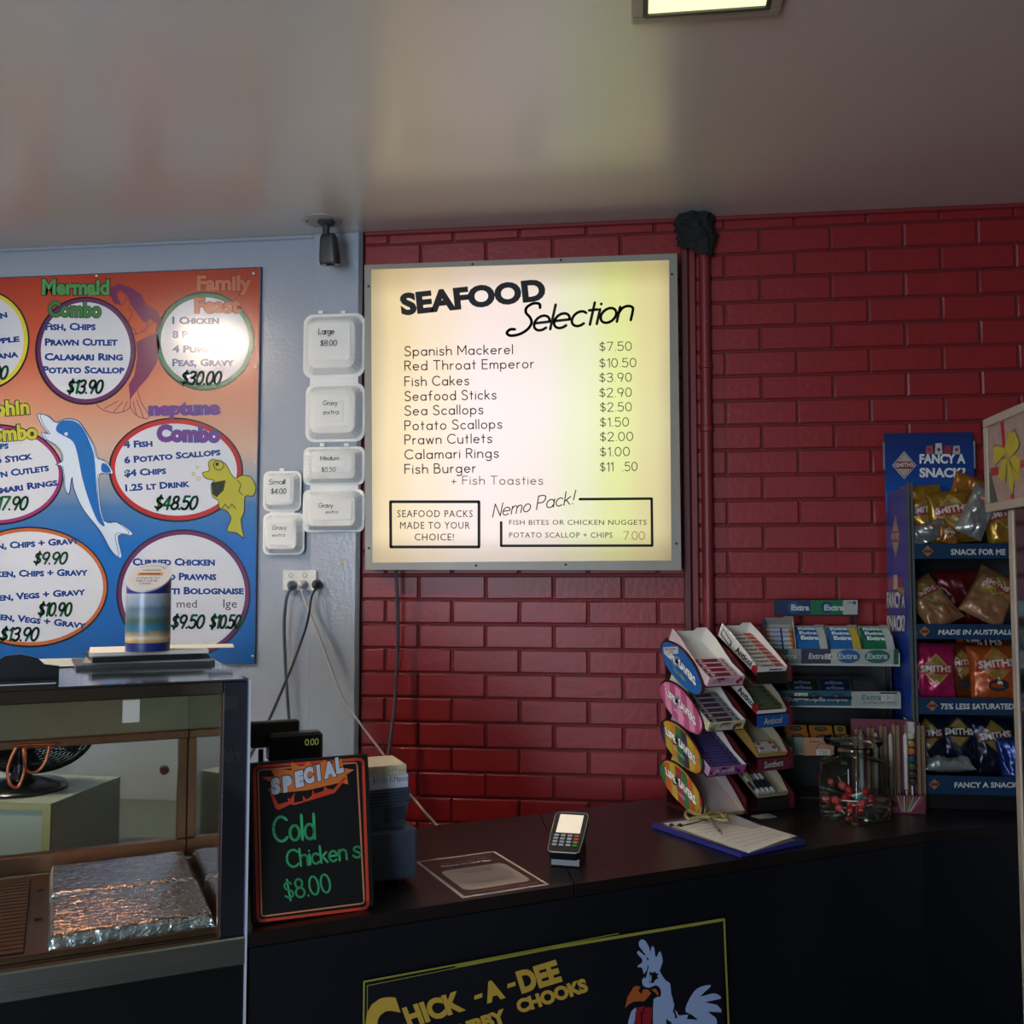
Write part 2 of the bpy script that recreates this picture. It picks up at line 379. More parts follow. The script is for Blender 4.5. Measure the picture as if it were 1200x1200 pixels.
for x0, x1, z0, z1 in ((XL-.1, -2.5, 0, ZC), (.1, XR+.1, 0, ZC), (-2.5, .1, 0, .75), (-2.5, .1, 2.45, ZC)): mb.box(x0, x1, YB-.1, YB, z0, z1, WALLB)
mb.build('wall_front', kind='structure')
mb = MB(); mb.box(-2.5, .1, YB-.06, YB-.05, .75, 2.45, GLASS); win = mb.build('window_1', kind='structure')
mb = MB()
for x in (-2.5, -1.23, .04): mb.box(x, x+.06, YB-.09, YB-.02, .75, 2.45, STEELB)
for z in (.75, 2.39): mb.box(-2.5, .1, YB-.089, YB-.021, z, z+.06, STEELB)
mb.build('window_frame', win)
# raised grey board at the corner and thin cover strips
mb = MB(); mb.box(-1.165, -.993, WY-.012, WY, 0, ZC, GREYW, c=.003); mb.build('trim_1', kind='structure')
mb = MB(); mb.box(-.992, -.978, WY-.016, WY+.006, 0, ZC, mat('dark_strip', '54545c', .5)); mb.build('trim_2', kind='structure')
# thin cove bead between the grey wall and the ceiling
mb = MB(); mb.box(XL, -1.165, WY-.01, WY, ZC-.014, ZC, GREYW, c=.004); mb.build('trim_3', kind='structure')
mb = MB(); mb.box(-.975, XR, WY-.012, WY, ZC-.016, ZC, mat('red_cornice', '7a1f22', .5), c=.004); mb.build('trim_4', kind='structure')

# bricks: 240 x 86 mm courses measured off the photograph
BZ, BXO = 1.417, -.767
def brick_verts(w, h, seed):
    rr = random.Random(seed); c = .004; d = .007
    j = lambda a: a+rr.uniform(-.0012, .0012)
    b = [(0, d, 0), (w, d, 0), (w, d, h), (0, d, h)]
    m_ = [(j(0), c*.6, j(0)), (j(w), c*.6, j(0)), (j(w), c*.6, j(h)), (j(0), c*.6, j(h))]
    f = [(j(c), 0, j(c)), (j(w-c), 0, j(c)), (j(w-c), 0, j(h-c)), (j(c), 0, j(h-c))]
    q = []
    for k in range(4):
        a = k*4
    vs_ = b+m_+f
    fs = [(8, 9, 10, 11)]
    for r in (0, 4):
        for i in range(4): fs.append((r+i, r+(i+1) % 4, r+4+(i+1) % 4, r+4+i))
    return vs_, fs
BM = {}
def brick_mesh(w, h, k):
    key = (round(w, 3), round(h, 3), k)
    if key not in BM:
        m_ = bpy.data.meshes.new('brick'); v_, f_ = brick_verts(w, h, hash(key) % 999); m_.from_pydata(v_, [], f_); m_.materials.append(BRICK); m_.update(); BM[key] = m_
    return BM[key]
G = .0075; rest = MB(); nb = 0
for r in range(-17, 17):
    z0 = BZ+r*.086+G/2; z1 = min(z0+.086-G, ZC-.002)
    if z1-z0 < .01: continue
    off = BXO if r % 2 else BXO+.12
    k0 = int((BX0-off)/.24)-2
    for k in range(k0, k0+22):
        x0 = off+k*.24+G/2; x1 = x0+.24-G; x0 = max(x0, -.975); x1 = min(x1, XR)
        if x1-x0 < .012: continue
        if z0 > .79 and x0 < 1.4:
            o = bpy.data.objects.new('brick', brick_mesh(x1-x0, z1-z0, random.randrange(5)))
            COL.objects.link(o); o.parent = wall; o.location = (x0, WY+random.uniform(-.0008, .0008), z0); nb += 1
        else:
            v_, f_ = brick_verts(x1-x0, z1-z0, k); rest.add(v_, f_, BRICK, T(x0, WY, z0))
rest.build('brickwork', wall, kind='stuff')

# pipes running down the brick wall
RPIPE = mat('red_painted_pipe', '7c2429', .45, bump=.0005, bscale=90)
t = empty('downpipe', 'round red painted pipe running down the brick wall from the ceiling', 'pipe', T(.243, WY, 0))
mb = MB(); mb.lathe([(.019, 0), (.019, ZC)], RPIPE, T(0, -.022, 0), 20); mb.build('pipe', t, smooth=True)
for z in (2.3, 2.08, 1.2):
    mb = MB(); mb.lathe([(.0195, 0), (.0225, .002), (.0225, .02), (.0195, .022)], RPIPE, T(0, -.0225, z), 20); mb.build('pipe_collar', t, smooth=True)
t = empty('cable_duct', 'flat dark red duct on the brick wall between light box and round pipe', 'duct', T(.185, WY, 0))
mb = MB(); mb.box(-.024, .002, -.03, -.0012, 0, ZC-.02, mat('duct_paint', '5a2226', .5), c=.004); mb.build('duct', t)
mb = MB(); mb.box(.004, .027, -.018, -.0012, 0, ZC-.02, RPIPE, c=.003); mb.build('duct', t)
# black foam sealing the pipes at the ceiling
mb = MB(); SEAL = mat('black_sealant', '15171a', .85, bump=.003, bscale=120)
def seal(i, j):
    a = i*2*math.pi; q = .7+.3*math.sin(j*math.pi*.5+.6); k = 1+.35*noise.noise(Vector((math.cos(a)*2.2, math.sin(a)*2.2, j*5)))+.22*noise.noise(Vector((math.cos(a)*6, math.sin(a)*6, j*16)))
    k *= 1.12-.5*max(0, j-.45)*(1+math.sin(a*3))
    return (.21+.058*k*q*math.cos(a), WY-.042+.034*k*q*math.sin(a), ZC-.002-.13*j*(1+.16*math.sin(a+2)))
mb.grid(40, 26, seal, SEAL)
mb.build('sealant_foam', smooth=True, label='black foam packed around the pipe tops below the ceiling', cat='sealant')

# ---------------------------------------------------------------- ceiling lights
def lamp_mat(name, c, e):
    m = bpy.data.materials.new(name); m.use_nodes = True; nt = m.node_tree; b = nt.nodes['Principled BSDF']
    nz = nt.nodes.new('ShaderNodeTexNoise'); nz.inputs['Scale'].default_value = 3
    mr = nt.nodes.new('ShaderNodeMapRange'); mr.inputs['To Min'].default_value = e*.9; mr.inputs['To Max'].default_value = e*1.1
    nt.links.new(nz.outputs[0], mr.inputs[0]); nt.links.new(mr.outputs[0], b.inputs['Emission Strength'])
    b.inputs['Emission Color'].default_value = lin(c); b.inputs['Base Color'].default_value = lin('d8d8c8'); return m
LFR = mat('light_frame', 'a59a86', .35, var=.05); LIN = mat('light_frame_inner', '4c4b40', .5)
def ceiling_light(cx, y0, wdt, ln, label, em):
    t = empty('ceiling_light', label, 'light', T(cx, y0, ZC))
    mb = MB(); a, b = wdt/2, .028
    for x0, x1, q0, q1 in ((-a, a, 0, b), (-a, a, -ln, -ln+b), (-a, -a+b, -ln+b, -b+b), (a-b, a, -ln+b, 0)): mb.box(x0, x1, -0+q0-b, q1-b, -.012, -.0005, LFR, c=.003)
    mb.build('frame', t)
    mb = MB()
    for x0, x1, q0, q1 in ((-a+b, a-b, -.01, 0), (-a+b, -a+b+.008, -ln, -.01), (a-b-.008, a-b, -ln, -.01)): mb.box(x0, x1, q0-b, q1-b, -.014, -.0006, LIN)
    mb.build('inner_lip', t)
    mb = MB(); mb.box(-a+b+.008, a-b-.008, -ln+b-b, -.01-b, -.009, -.0008, em); mb.build('diffuser', t)
    return t
ceiling_light(.162, 2.155, .325, 1.15, 'recessed ceiling light with pale metal frame near the top edge of the photo', lamp_mat('lamp_front', 'ecf2b4', LAMP_A))
ceiling_light(-2.2, 2.12, .34, .32, 'second ceiling light over the food warmer side', lamp_mat('lamp_left', 'ffe9cc', LAMP_B))

# ---------------------------------------------------------------- security camera
M = T(-1.074, 3.28, ZC)
t = empty('security_camera', 'dark bullet security camera hanging from the ceiling beside the grey board', 'camera', M)
CAMG = mat('camera_grey', '34363a', .42); CAMF = mat('camera_front', '14171f', .12)
mb = MB(); mb.lathe([(.03, 0), (.03, -.006), (.024, -.012), (.013, -.016)][::-1], CAMG, None, 24); mb.build('base', t, smooth=True)
mb = MB(); mb.lathe([(.0125, -.05), (.0125, -.012)], CAMG, None, 18); mb.build('neck', t, smooth=True)
B = T(.002, .02, -.035) @ RZ(R(-8)) @ RX(R(9))
mb = MB()
bx = rrect(.062, .05, .014); prev = None
vs_ = []; 
for zz, sx in ((-.002, .7), (-.014, .9), (-.05, 1), (-.076, 1.08), (-.1, 1.12), (-.104, 1.08)): vs_ += [(p[0]*sx, p[1]*sx, zz) for p in bx]
n = len(bx); fs = [(i*n+k, (i+1)*n+k, (i+1)*n+(k+1) % n, i*n+(k+1) % n) for i in range(5) for k in range(n)]+[tuple(range(n-1, -1, -1))]
mb.add(vs_, fs, CAMG, B); mb.build('housing', t, smooth=True)
mb = MB(); mb.prism([(p[0]*1.05, p[1]*1.05) for p in bx], -.11, -.1039, CAMF, B); mb.lathe([(.0, -.114), (.014, -.114), (.016, -.1101)], BLACKG, B, 16); mb.build('lens_window', t)
mb = MB(); mb.lathe([(.068, 0), (.068, -.004), (.06, -.007), (0, -.0071)][::-1], mat('plate_paint', 'a09a92', .35), None, 40)
for q in (200, 330): mb.lathe([(0, -.009), (.004, -.0085), (.005, -.007)], DGREY, T(.052*math.cos(R(q)), .052*math.sin(R(q)), 0), 8)
mb.build('ceiling_plate', None, T(-1.09, 3.283, ZC-.0002), smooth=True, label='round off-white cover plate on the ceiling above the security camera', cat='cover plate')
t.location.z -= .0073

# ================================================================ BACKLIT SEAFOOD SIGN
SY = 3.335
PM = frame((0, SY, 0), (1, 0, 0), (0, 0, 1)); PM = frame((0, SY, 0), (1, 0, 0), (0, 0, 1))
def sp(x, y): q = ony(420+x/3, 280+y/3, SY); return (q.x, q.z)
cx_, cz_ = sp(575, 610)
t = empty('menu_light_box', 'backlit white sign headed SEAFOOD Selection on the red brick wall', 'sign', T(cx_, SY, cz_))
LM = T(cx_, SY, cz_)
cor = [sp(25, 1163), sp(1135, 1165), sp(1120, 52), sp(22, 93)]
ZZ = [(a-cx_, b-cz_) for a, b in cor]
FR = mat('sign_frame', '8e8a80', .4, var=.12, scale=6)
XZ = Matrix(((1, 0, 0, 0), (0, 0, -1, 0), (0, 1, 0, 0), (0, 0, 0, 1)))    # prism xy -> world x,z with thickness towards the viewer
inset = [sp(50, 1138), sp(1100, 1130), sp(1092, 75), sp(45, 108)]; II = [(a-cx_, b-cz_) for a, b in inset]
mb = MB(); mb.prism([(a*.995, b*.995) for a, b in ZZ], -.088, -.004, mat('sign_case', '4a3a38', .6), XZ); mb.build('case', t)
mb = MB()
for i in range(4):
    j = (i+1) % 4; mb.prism([ZZ[i], ZZ[j], II[j], II[i]], -.004, .004, FR, XZ)
mb.build('frame', t)
m = bpy.data.materials.new('backlit_acrylic'); m.use_nodes = True; nt = m.node_tree; N = nt.nodes; b = N['Principled BSDF']
b.inputs['Roughness'].default_value = .35; b.inputs['Base Color'].default_value = lin('7c776c')
tc = N.new('ShaderNodeTexCoord'); spz = N.new('ShaderNodeSeparateXYZ'); nt.links.new(tc.outputs['Object'], spz.inputs[0])
def rampn(src, lo, hi, stops):
    mr = N.new('ShaderNodeMapRange'); mr.inputs['From Min'].default_value = lo; mr.inputs['From Max'].default_value = hi; nt.links.new(src, mr.inputs[0])
    cr = N.new('ShaderNodeValToRGB'); cr.color_ramp.interpolation = 'EASE'; nt.links.new(mr.outputs[0], cr.inputs[0]); e = cr.color_ramp.elements
    e[0].position = stops[0][0]; e[0].color = lin(stops[0][1]); e[1].position = stops[-1][0]; e[1].color = lin(stops[-1][1])
    for p, c in stops[1:-1]: k = e.new(p); k.color = lin(c)
    return cr.outputs[0]
nz = N.new('ShaderNodeTexNoise'); nz.inputs['Scale'].default_value = 1.6; nt.links.new(tc.outputs['Object'], nz.inputs[0])
ad = N.new('ShaderNodeMath'); ad.operation = 'MULTIPLY_ADD'; ad.inputs[1].default_value = .1; nt.links.new(nz.outputs[0], ad.inputs[0]); nt.links.new(spz.outputs[0], ad.inputs[2])
cxr = rampn(ad.outputs[0], -.5, .6, [(0, 'bfa97c'), (.08, 'eed59c'), (.2, 'fae2c4'), (.38, 'fdeaea'), (.56, 'f8ebe6'), (.68, 'ecf0c8'), (.8, 'e6ee98'), (.9, 'e2d796'), (1, 'b5a27a')])
# the backlight's falloff is painted into the emission, dimmer towards the top, the bottom and the sides
czr = rampn(spz.outputs[2], -.56, .56, [(0, '8a8578'), (.05, 'c4b8a2'), (.14, 'f4efe8'), (.5, 'ffffff'), (.86, 'f8f4ec'), (.95, 'd2c8b0'), (1, '8a8578')])
mm = N.new('ShaderNodeMix'); mm.data_type = 'RGBA'; mm.blend_type = 'MULTIPLY'; mm.inputs['Factor'].default_value = 1; nt.links.new(cxr, mm.inputs['A']); nt.links.new(czr, mm.inputs['B'])
# no lamps behind the sheet: its uneven light comes from the colour ramps
nt.links.new(mm.outputs['Result'], b.inputs['Emission Color']); b.inputs['Emission Strength'].default_value = SIGN_E
ACR = m
mb = MB(); mb.prism(II, -.003, .0025, ACR, XZ); mb.build('lit_panel', t)
INK = mat('ink_black', '111112', .5, spec=.2); INKG = mat('ink_charcoal', '2a2a2c', .5, spec=.2)
D = Decal(frame((0, SY-.0027, 0), (1, 0, 0), (0, 0, 1))).px(420, 280, 3)
D.text(blk('SEAFOOD', 78, 512, bold=.052), 152, 270, INKG, 6)
D.text(pen('§', 92, 92, thick=1.1, shear=.12), 545, 330, INK, 7)
D.text(pen('election', 84, 348, thick=1.15, shear=.32, gap=.9), 612, 325, INK, 6.5)
for s_, y, w_ in (('Spanish Mackerel', 411, 378), ('Red Throat Emperor', 462, 452), ('Fish Cakes', 517, 224), ('Seafood Sticks', 569, 320), ('Sea Scallops', 620, 274), ('Potato Scallops', 672, 340), ('Prawn Cutlets', 722, 305), ('Calamari Rings', 774, 328), ('Fish Burger', 825, 248)):
    D.text(pen(s_, 32, w_, thick=1.15, gap=3), 164, y, INK, 1.1)
D.text(pen('+ Fish Toasties', 29, 320, thick=.95, gap=3), 328, 863, INK, 0)
for s_, y, w_, x in (('$7.50', 394, 112, 848), ('$10.50', 452, 128, 848), ('$3.90', 503, 112, 848), ('$2.90', 556, 112, 848), ('$2.50', 607, 110, 850), ('$1.50', 660, 100, 850), ('$2.00', 711, 115, 850), ('$1.00', 764, 103, 850), ('$11  .50', 817, 130, 850)):
    D.text(pen(s_, 30, w_, thick=.95, gap=2.2), x, y, INK, 1)
def box_outline(pts, w_): D.line(pts, w_, INK, 2, closed=len(pts) > 3 and pts[0] != pts[-1])
D.line([(113, 924), (424, 924), (424, 1083), (114, 1083)], 10, INK, 2, True)
D.line([(502, 996), (502, 1079), (1033, 1078), (1031, 913), (778, 915)], 9, INK, 2)
for s_, x, y, w_ in (('SEAFOOD PACKS', 137, 978, 265), ('MADE TO YOUR', 147, 1019, 245), ('CHOICE!', 198, 1060, 138)): D.text(blk(s_, 24, w_, space=1.12), x, y, INK)
D.text(blk('FISH BITES OR CHICKEN NUGGETS', 17, 483, space=1.1), 530, 1005, INK); D.text(blk('POTATO SCALLOP + CHIPS', 18, 363, space=1.1), 530, 1050, INK)
D.text(pen('7.00', 28, 74, thick=.7), 932, 1057, INK)
D.text(pen('Nemo', 44, 132, thick=.8, shear=.4), 472, 978, INK, 9); D.text(pen('Pack!', 46, 132, thick=.8, shear=.35), 626, 952, INK, 9)
D.build('lettering', t, local(LM, D.PM))
for x, y in ((402, 90), (712, 76), (37, 168), (1102, 126), (38, 1087), (1118, 1071), (414, 1148), (729, 1145)):
    a, b_ = sp(x, y); mb = MB(); mb.lathe([(.0045, .003), (.0045, .006), (0, .0075)], DGREY, T(a-cx_, 0, b_-cz_) @ RX(R(90)), 8); mb.build('screw', t)
mb = MB(); mb.line = None
# conduit hanging from the sign down behind the paper boxes
P = [ony(464, 668, 3.36), ony(466, 720, 3.37), ony(465, 780, 3.375), ony(462, 830, 3.36), ony(457, 870, 3.33), ony(454, 905, 3.3)]
mb = MB(); mb.tube(smooth_pts(P, 6), .0065, mat('conduit_grey', '4d4550', .5)); mb.build('power_conduit', smooth=True, label='grey flexible conduit hanging from the lit seafood sign down the bricks', cat='cable')

# ================================================================ PRINTED COMBO MENU BOARD
BY = WY-.012
p0 = ony(0, 321, BY); p1 = ony(305, 315, BY); p2 = ony(305, 777, BY)
bx1, bz1, bz0 = p1.x, p1.z+.004, p2.z; bx0 = -2.95
t = empty('combo_menu_board', 'large printed board of combo deals fading from orange to blue, on the grey wall', 'sign', T(bx1, BY, bz0)); LM = T(bx1, BY, bz0)
H = bz1-bz0
BMAT = ramp_mat('menu_print', 'Z', [(0, '0a5298'), (.14*H, '0b5db0'), (.3*H, '0d62b4'), (.40*H, '3a6ea4'), (.47*H, '8f98a4'), (.54*H, 'c0a496'), (.66*H, 'c48a72'), (.8*H, 'bd5c40'), (H, 'a83c28')], rough=.22, coat=.4, noise_amt=.02)
mb = MB(); mb.box(bx0-bx1, 0, 0, .0105, 0, H, BMAT); mb.build('panel', t)
mb = MB()
for a in ((bx0-bx1, .004, -.003, 0), (bx0-bx1, .004, H, H+.003)): mb.box(a[0], a[1], -.002, .0105, a[2], a[3], mat('board_edge', '2c4264', .4))
mb.box(0, .004, -.002, .0105, 0, H, MATS['board_edge']); mb.build('edge_strip', t)
D = Decal(frame((0, BY, 0), (1, 0, 0), (0, 0, 1)), lift=.0003).px(0, 280, 3.75)
OV = mat('oval_white', 'c6ccd8', .22, coat=.4, var=.02)
ki = lambda c: mat('print_'+c, c, .25, coat=.4, var=.03)
def oval(cx, cy, rx, ry, col, wid, rot=0, dark='1c1626'):
    D.fill(ell(cx, cy, rx, ry, 60, rot=rot), ki(dark), 1); D.fill(ell(cx+1, cy-1, rx-8, ry-8, 60, rot=rot), ki(col), 2); D.fill(ell(cx+1, cy-1, rx-8-wid, ry-8-wid, 60, rot=rot), OV, 3)
NAVY = ki('123f86'); GRN = ki('0c6a42')
def sc_(s_, x, y, w_, h=33, rot=0, right=False, m=NAVY):
    if right: x -= w_*math.cos(R(rot)); y += w_*math.sin(R(rot))
    D.text(blk(s_, h, w_, bold=.045, caps=.8), x, y, m, rot, 5)
def price(s_, x, y, w_, h=56, rot=0): D.text(pen(s_, h, w_, thick=1.95, shear=.3, gap=1.6), x, y, GRN, rot, 6)
def title(s_, x, y, w_, h, cin, cout, rot=0):
    D.text(blk(s_, h*1.06, w_*1.02, bold=.085), x-2, y+3, ki(cout), rot, 5); D.text(blk(s_, h*.97, w_, bold=.042), x+1, y, ki(cin), rot, 6)
oval(376, 492, 222, 238, '5c2a5c', 17); oval(900, 450, 220, 218, '1f6a4c', 18); oval(-68, 445, 198, 220, 'c9c23c', 17); oval(-20, 1036, 300, 223, '8c2a6c', 14)
oval(773, 1015, 296, 230, 'a8282c', 20, rot=2)
sc_('Fish, Chips', 200, 402, 222); sc_('Prawn Cutlet', 198, 470, 320); sc_('Calamari Ring', 196, 535, 345); sc_('Potato Scallop', 190, 592, 358); price('$13.90', 295, 678, 150)
sc_('1 Chicken', 758, 375, 205); sc_('8 Potatoes', 758, 437, 256); sc_('4 Pumpkin', 758, 500, 244); sc_('Peas, Gravy', 758, 560, 272); price('$30.00', 795, 640, 170)
sc_('4 Fish', 545, 920, 127, 31, 3); sc_('6 Potato Scallops', 548, 988, 425, 31, 5); sc_('$4 Chips', 548, 1046, 185, 31, 4); sc_('1.25 lt Drink', 552, 1110, 285, 31, 4); price('$48.50', 680, 1188, 180)
sc_('Chicken', 35, 345, 190, 30, 12, True); sc_('Pineapple', 88, 452, 250, 30, 6, True); sc_('Banana', 83, 520, 180, 30, 6, True); price('$9.90', -105, 616, 132)
title('Dolphin', -150, 790, 282, 70, 'b8b83a', '20301c', 4); title('Combo', -95, 898, 262, 72, 'b8b83a', '20301c', 4)
sc_('Chips', 40, 922, 110, 30, 4, True); sc_('Seafood Stick', 146, 968, 330, 31, 8, True); sc_('Prawn Cutlets', 218, 1020, 330, 31, 8, True); sc_('Calamari Rings', 256, 1084, 380, 31, 8, True); price('$17.90', -48, 1190, 162)
title('Mermaid', 185, 247, 296, 72, '4c9450', '241c30'); title('Combo', 212, 343, 234, 72, '3f7a44', '34283c', -1)
title('Family', 865, 228, 240, 70, 'bd6a4c', '8a2e20'); title('Feast', 856, 326, 200, 70, 'bd6a4c', '8a2e20')
title('neptune', 655, 776, 312, 60, '6a3a86', '2c50a0', 1); title('Combo', 690, 890, 276, 74, '6a3a86', '2c50a0', -1)
# mermaid (outline art with a purple tail and hair)
PUR = ki('6e2452')
D.fill([(485, 215), (520, 197), (570, 212), (620, 242), (645, 290), (690, 318), (716, 360), (702, 382), (660, 350), (640, 372), (615, 345), (598, 320), (575, 290), (560, 250), (545, 238), (530, 226), (512, 236), (520, 262), (535, 292), (500, 282), (485, 250)], PUR, 2)
D.fill([(645, 436), (692, 408), (702, 470), (690, 545), (650, 610), (605, 660), (572, 706), (566, 640), (590, 600), (603, 520), (600, 455)], PUR, 2)
for q in ([(425, 727), (450, 750), (500, 765), (545, 758), (572, 738), (572, 700)], [(572, 738), (600, 775), (640, 790), (656, 775), (622, 720), (602, 655)], [(516, 240), (528, 225), (552, 240), (556, 262), (545, 282), (530, 290), (520, 268)], [(566, 300), (582, 335), (562, 372), (596, 402), (600, 420), (650, 385), (690, 350)], [(590, 420), (640, 402), (652, 372), (644, 345)], [(600, 455), (690, 410)], [(460, 745), (520, 712)], [(500, 762), (540, 715)], [(540, 758), (560, 715)], [(600, 772), (585, 715)], [(632, 786), (600, 705)]):
    D.line([tuple(p)[:2] for p in smooth_pts([(a, b_, 0) for a, b_ in q], 4)], 3, PUR, 3)
# dolphin
dol = [(165, 770), (210, 778), (245, 806), (290, 790), (345, 800), (390, 862), (420, 920), (432, 962), (465, 975), (490, 1010), (494, 1032), (440, 1036), (436, 1100), (446, 1200), (470, 1246), (520, 1246), (580, 1288), (575, 1303), (520, 1304), (536, 1390), (524, 1400), (490, 1370), (455, 1306), (430, 1268), (375, 1200), (345, 1150), (322, 1090), (316, 1050), (304, 1122), (285, 1100), (280, 1055), (272, 1004), (246, 992), (272, 975), (268, 940), (240, 905), (196, 880), (185, 850), (212, 856), (186, 822)]
DW = ki('c3d4e6'); DB = ki('0e62b0')
sm = lambda q, n_=3: [tuple(p)[:2] for p in smooth_pts([(a, b_, 0) for a, b_ in q], n_, True)]
D.fill(sm(dol), DW, 4); D.line(sm(dol), 3, ki('204a80'), 5, True); 
D.line(sm([(a*.93+24, b_*.985+14) for a, b_ in dol]), 2.5, ki('204a80'), 5, True)
D.fill(sm([(248, 828), (268, 802), (320, 798), (362, 828), (398, 900), (416, 965), (426, 1100), (440, 1200), (462, 1262), (430, 1240), (392, 1150), (362, 1050), (342, 950), (322, 892), (282, 866), (252, 848)]), DB, 5)
D.fill(sm([(450, 985), (478, 1000), (486, 1026), (448, 1022)]), DB, 5); D.fill(ell(292, 857, 8, 8, 12), DW, 6)
# yellow fish
YF = ki('a8a62c'); YD = ki('20280c')
fsh = [(890, 1028), (920, 1018), (916, 985), (935, 968), (960, 976), (992, 988), (1015, 1030), (1036, 1052), (1060, 1040), (1102, 1046), (1126, 1090), (1112, 1130), (1078, 1132), (1074, 1200), (1060, 1232), (1066, 1280), (1072, 1314), (1040, 1292), (998, 1282), (1016, 1230), (998, 1196), (965, 1182), (960, 1150), (935, 1132), (928, 1080), (942, 1062), (905, 1052)]
D.fill(sm(fsh), YF, 5); D.line(sm(fsh), 3, YD, 6, True)
D.fill([(930, 1072), (992, 1060), (984, 1105), (952, 1136), (934, 1120)], YD, 6)
D.line(ell(962, 994, 22, 22, 20), 3, YD, 6, True); D.fill(ell(955, 990, 7, 8, 10), YD, 7); D.line([(1045, 1060), (1060, 1080), (1050, 1110), (1068, 1125)], 3, YD, 6); D.line([(975, 1185), (990, 1165), (1005, 1185), (1020, 1165), (1035, 1185)], 3, YD, 6)
for x, y, r_ in ((852, 1033, 7), (874, 1054, 8), (868, 1004, 5)): D.line(ell(x, y, r_, r_, 12), 3, YF, 6, True)
D.px(0, 560, 3.75)
oval(130, 480, 346, 266, 'b06034', 15); oval(806, 510, 296, 284, '5c2458', 17)
sc_('Chicken, Chips + Gravy', 352, 290, 512, 31, 4, True); sc_('Chicken, Chips + Gravy', 388, 430, 505, 31, 1, True); sc_('Chicken, Vegs + Gravy', 378, 515, 515, 31, 4, True); sc_('Chicken, Vegs + Gravy', 378, 664, 510, 31, -6, True)
# keep the three tilted lines on their right ends
price('$9.90', 148, 378, 140, 50); price('$10.90', 168, 606, 140); price('$13.90', 0, 715, 162)
sc_('Curried Chicken', 583, 386, 362); sc_('Curried Prawns', 952, 450, 350, 33, 0, True); sc_('Spaghetti Bolognaise', 1072, 512, 500, 33, 0, True)
D.text(blk('med', 34, 88), 778, 570, ki('3c4248'), 0, 5); D.text(blk('lge', 36, 60), 982, 570, ki('3c4248'), 0, 5)
price('$9.50', 752, 660, 138); price('$10.50', 922, 660, 130)
# the menu board's print stops at its own edges
D.build('print', t, local(LM, D.PM))
for x, y in ((113, 323), (297, 320), (299, 542), (107, 768), (296, 769), (300, 430)):
    q = ony(x, y, BY); mb = MB(); mb.lathe([(.006, .0), (.005, .003), (0, .004)], STEELB, T(q.x-bx1, 0, q.z-bz0) @ RX(R(90)), 10); mb.build('screw', t)

# ================================================================ COUNTER
LAM = mat('dark_laminate', '17100f', .3, var=.3, scale=60, bump=.0001, bscale=200)
PANEL = mat('black_panel_paint', '0d1016', .34, var=.12, scale=5, bump=.0006, bscale=5)
t = empty('counter', 'long black shop counter with dark laminate worktop in front of the red wall', 'counter', MC)
def stw(x, y): q = MC.inverted() @ Vector((x, y, 0)); return (q.x, q.y)
top = [(0, 0), stw(.768, 2.815), stw(1.3, 3.03), stw(1.3, 3.37), stw(.8, 3.37), stw(.46, 3.365), stw(.36, 3.31), stw(.014, 3.09), stw(-.606, 2.686), (0, .615)]
seam0, seam1 = stw(-.281, 2.871), stw(-.213, 2.566)
def lerp2(a, b, k): return (a[0]+(b[0]-a[0])*k, a[1]+(b[1]-a[1])*k)
# the worktop is two boards butted together at a seam
dx, dy = seam1[0]-seam0[0], seam1[1]-seam0[1]
sf = (seam1[0]+dx*(0-seam1[1])/dy, 0); sb = (seam0[0]-dx*.03, seam0[1]-dy*.03)
g = .0012
mb = MB(); mb.prism([(.001, 0), (sf[0]-g, 0), (sb[0]-g, sb[1]), stw(-.606, 2.686), (.001, .615)], .872, CT, LAM); mb.build('worktop', t, bevel=.0015)
mb = MB(); mb.prism([(sf[0]+g, 0)]+top[1:8]+[(sb[0]+g, sb[1])], .872, CT, LAM); mb.build('worktop', t, bevel=.0015)
mb = MB(); mb.prism([(.004, .004), (top[1][0]-.002, .005), (top[2][0]-.01, top[2][1]+.005), (top[3][0]-.01, top[3][1]-.01)]+[(a-.002, b_-.012) for a, b_ in top[4:9]]+[(.004, .6)], 0, .8715, PANEL); mb.build('body', t)
mb = MB(); mb.box(.0045, top[1][0]-.01, -.002, .0038, .84, .8712, PANEL); mb.build('front_rail', t)

# sign on the counter front
SPM = frame(cf(0, -.0075, 0), U, (0, 0, 1))
def fp(x, y, P=SPM.translation): return hit(x, y, P, -V)
a0 = SPM.inverted() @ fp(427, 1149); a1 = SPM.inverted() @ fp(848, 1077)
SM = frame(cf(a0.x, -.0075, .35), U, (0, 0, 1)); wS = a1.x-a0.x; hS = (a0.y+a1.y)/2-.35
t = empty('shop_sign', 'black shop sign with yellow border, yellow words and a white rooster, on the counter front', 'sign', SM)
mb = MB(); mb.box(0, wS, 0, hS, -.007, 0, mat('corrugated_black', '0c0f16', .4, bump=.0004, bscale=60, stretch=(.2, 14, 1)), c=.0015); mb.build('panel', t)
YEL = C('8f8a34', .45); YLW = C('b8953a', .45); PALE = C('8ea0c4', .5); ORG = C('a85424', .5); RED = C('8a1420', .5)
D = Decal(SPM).px(420, 1080, 4)
D.line([(23, 280), (470, 198), (1220, 55)], 4, YEL, 1); D.line([(460, 210), (900, 124), (1712, -10)], 14, YEL, 2); D.line([(26, 283), (700, 158), (900, 120)], 5, YEL, 2); D.line([(40, 300), (470, 214)], 3, YEL, 2)
D.line([(26, 280), (20, 900), (16, 1500)], 8, YEL, 1); D.line([(42, 300), (36, 1500)], 3, YEL, 1); D.line([(1714, -12), (1722, 200), (1736, 500), (1760, 1500)], 9, YEL, 1); D.line([(1560, 24), (1600, 15)], 2, C('6a6a5c'), 1)
